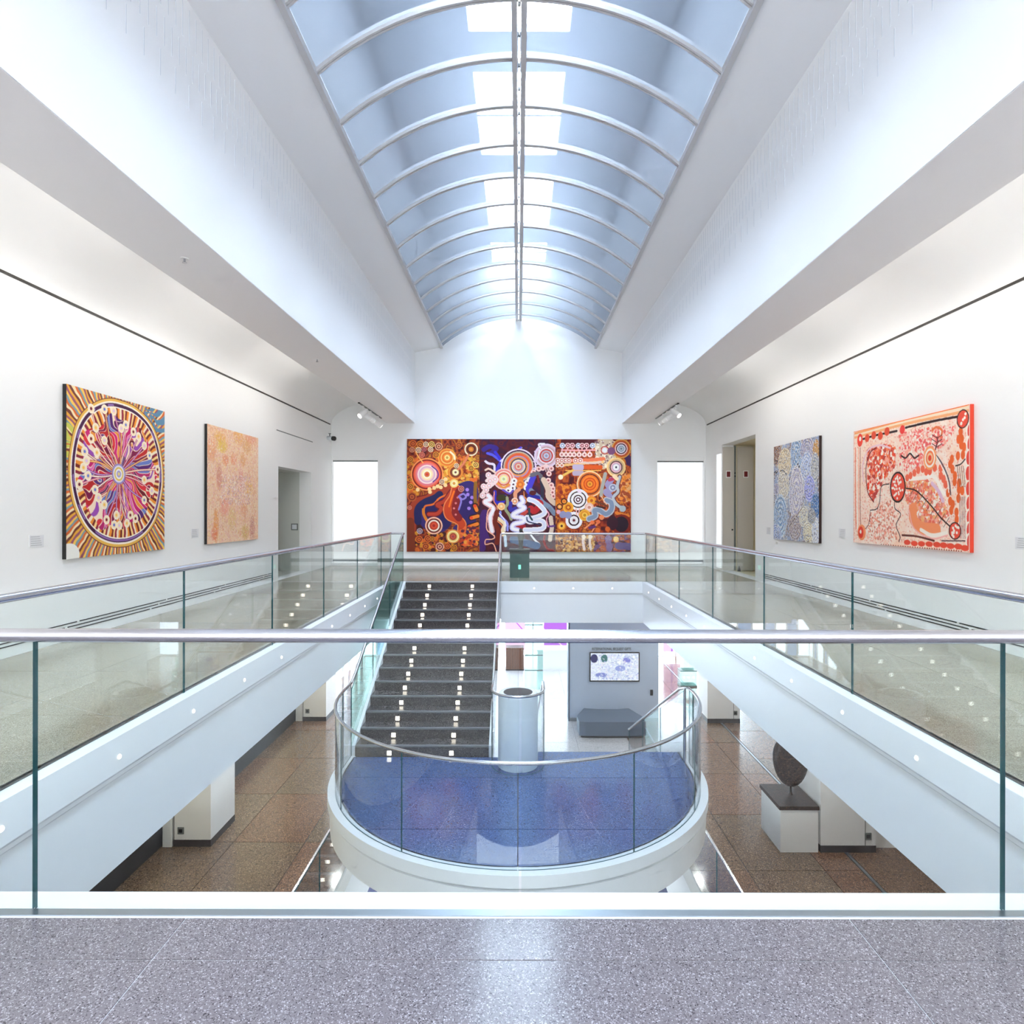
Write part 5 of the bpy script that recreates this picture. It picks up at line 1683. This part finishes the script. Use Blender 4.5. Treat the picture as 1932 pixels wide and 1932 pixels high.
A.rings(1125, 180, 0.27, [(226, 160, 70), (206, 90, 30), (190, 80, 40), (244, 200, 190), (70, 30, 50), (226, 220, 230), (150, 160, 175), (190, 196, 206), (120, 130, 145)])
A.rings(1040, 490, 0.27, [(250, 214, 140), (236, 190, 130), (200, 170, 130), (90, 40, 60), (240, 190, 190), (200, 170, 200), (244, 236, 236), (240, 240, 240), (40, 40, 60)])
A.rings(850, 205, 0.12, [(190, 60, 50), (226, 200, 190), (236, 240, 244), (226, 232, 240)]); A.disc(960, 220, 0.11, (130, 80, 120))
A.rings(630, 1045, 0.13, [(240, 140, 40), (244, 170, 50), (200, 90, 30)]); A.rings(590, 1160, 0.13, [(240, 190, 170), (250, 214, 200), (214, 140, 120)]); A.rings(515, 1290, 0.16, [(244, 180, 60), (236, 150, 40), (250, 200, 80), (200, 140, 30)])
A.rings(240, 1160, 0.15, [(250, 180, 60), (236, 150, 30), (190, 80, 20), (244, 170, 50)]); A.rings(170, 1060, 0.09, [(60, 20, 24), (240, 150, 50), (226, 110, 30)]); A.rings(95, 1150, 0.09, [(60, 20, 24), (240, 150, 60), (250, 200, 130)]); A.rings(130, 1470, 0.14, [(200, 100, 30), (244, 170, 60), (250, 200, 80), (90, 40, 30)])
for (x, y) in ((150, 1280), (240, 1290)): A.ell(x, y, .10, .10, (150, 150, 186))
A.disc(75, 1235, 0.06, (230, 170, 180)); A.disc(120, 905, .05, (140, 40, 26))
W_([(860, 600), (830, 720), (800, 860), (790, 960)], 0.12, (170, 170, 160)); W_([(1100, 650), (1060, 800), (1070, 900), (990, 1000), (1060, 1120), (1170, 1180)], 0.10, (190, 196, 200), (120, 60, 60)); A.disc(1150, 1180, 0.09, (176, 186, 192))
W_([(960, 700), (900, 780), (960, 860), (870, 900), (930, 960)], 0.20, (160, 150, 190)); W_([(930, 700), (1000, 680)], 0.12, (190, 60, 90)); W_([(1010, 640), (1050, 680)], 0.14, (250, 220, 180)); A.rings(985, 830, 0.11, [(190, 196, 210), (130, 130, 160), (200, 204, 216)])
W_([(880, 1040), (960, 1080), (960, 1200), (870, 1270), (760, 1210), (680, 1210), (690, 1300), (590, 1350)], 0.15, (130, 146, 172), (196, 196, 200))
W_([(700, 1060), (800, 1100), (900, 1140)], 0.06, (110, 60, 40)); W_([(790, 970), (880, 1110)], 0.03, (250, 190, 150)); W_([(720, 1140), (850, 1170)], 0.06, (60, 30, 30))
W_([(1050, 1250), (1120, 1280), (1240, 1300)], 0.12, (236, 130, 50)); A.ell(1130, 1440, .30, .28, (130, 34, 24)); A.ell(1130, 1440, .20, .22, (44, 26, 40)); A.ell(980, 1420, .16, .2, (60, 24, 40))
for (x, y, x2, y2) in ((520, 1510, 640, 1410), (640, 1560, 740, 1400)): W_([(x, y), (x2, y2)], 0.05, (246, 150, 100)); A.disc(x2, y2, .06, (240, 120, 70))
W_([(600, 1500), (680, 1480)], 0.1, (100, 50, 110)); A.disc(735, 1540, .07, (226, 110, 40)); A.disc(900, 1520, .07, (220, 100, 40)); A.disc(800, 1325, .07, (240, 140, 90))
for x in (500, 610): W_([(x, 1640), (x - 10, 1740), (x + 10, 1860)], 0.09, (240, 210, 196)); A.disc(x, 1650, .06, (250, 226, 200))
for x in (910, 930): A.ell(x, 1700 if x == 910 else 1820, .09, .14, (130, 90, 140))
A.line([(1080, 1800), (1260, 1810)], 0.2, (90, 60, 120)); A.disc(1040, 1690, .08, (250, 200, 110))
imgs.append(A.a)
for k in range(3):
    x0, x1 = TX[k], TX[k + 1]
    pn = MB().box(x0 + 0.004, x1 - 0.004, -CT + 0.004, -0.004, 0, TZ1 - TZ0).obj('panel_stretcher', M['canvas_side'], tri)
    art_mesh('canvas', imgs[k][::2, ::2] * 0.25 + imgs[k][1::2, ::2][:imgs[k][::2, ::2].shape[0]] * 0.25 + imgs[k][::2, 1::2] * 0.25 + imgs[k][1::2, 1::2] * 0.25
             if (imgs[k].shape[0] % 2 == 0 and imgs[k].shape[1] % 2 == 0) else imgs[k][::2, ::2],
             (x0 + 0.004, -CT, TZ1 - TZ0), (x1 - x0 - 0.008, 0, 0), (0, 0, -(TZ1 - TZ0)), (0, -1, 0), 0.003, M['paint'], tri)

# --- wall screen picture
se = empty('wall_screen', (2.70, 17.24, -3.20), label='wide bright screen with black frame on the grey-blue partition', cat='screen')
MB().box(-0.70, 0.70, -0.05, 0.0, -0.02, 0.80).obj('frame', M['black'], se)
A = Art(1.34, 0.76, 90)
A.fill([(235, 240, 250), (200, 205, 240), (245, 248, 252), (180, 190, 225), (250, 250, 252)], 8, 81)
A.ell(0.10, 0.15, 0.10, 0.12, (30, 30, 90), mapped=False)
A.ell(0.38, 0.15, 0.09, 0.11, (60, 110, 110), mapped=False)
A.ell(1.0, 0.2, 0.10, 0.08, (130, 130, 210), mapped=False)
A.ell(0.82, 0.42, 0.14, 0.08, (150, 160, 220), mapped=False)
A.ell(0.3, 0.60, 0.16, 0.06, (120, 130, 200), mapped=False)
A.dots(220, (0.2, 1.34, 0.0, 0.76), 0.01, 0.03, [(250, 250, 255), (190, 200, 230), (160, 170, 220), (235, 225, 240)], 4, 0.8)
art_mesh('picture', A.a, (-0.67, -0.052, 0.775), (1.34, 0, 0), (0, 0, -0.76), (0, -1, 0), 0.0, M['screen'], se)

# --- wall cards beside the paintings
def wall_card(side, d, z, wd_, h, label):
    s = -1 if side == 'left' else 1
    e = empty('wall_label', (s * XW, d, z), label=label, cat='label', group='wall labels')
    x0, x1 = sorted((0.0, -s * 0.006))
    MB().box(x0, x1, -wd_ / 2, wd_ / 2, -h / 2, h / 2).obj('card', M['card'], e)
    x0, x1 = sorted((-s * 0.006, -s * 0.0075))
    for k in range(5):
        zz = h / 2 - h * (k + 0.7) / 5.6
        MB().box(x0, x1, -wd_ * 0.42, wd_ * (0.2 + 0.04 * k), zz - 0.004, zz + 0.004).obj('text_line', M['ink'], e)


wall_card('left', 6.76, 1.19, 0.20, 0.13, 'small pale text card left of the large disc painting')
wall_card('left', 10.07, 1.16, 0.22, 0.15, 'small pale text card just left of the peach dotted painting')
wall_card('right', 13.02, 1.13, 0.20, 0.15, 'small pale text card between the right doorway and blue painting')
wall_card('right', 10.06, 1.18, 0.20, 0.15, 'small pale text card between blue painting and peach painting')
wall_card('right', 6.48, 1.20, 0.14, 0.13, 'small pale text card at the right edge beside the peach painting')
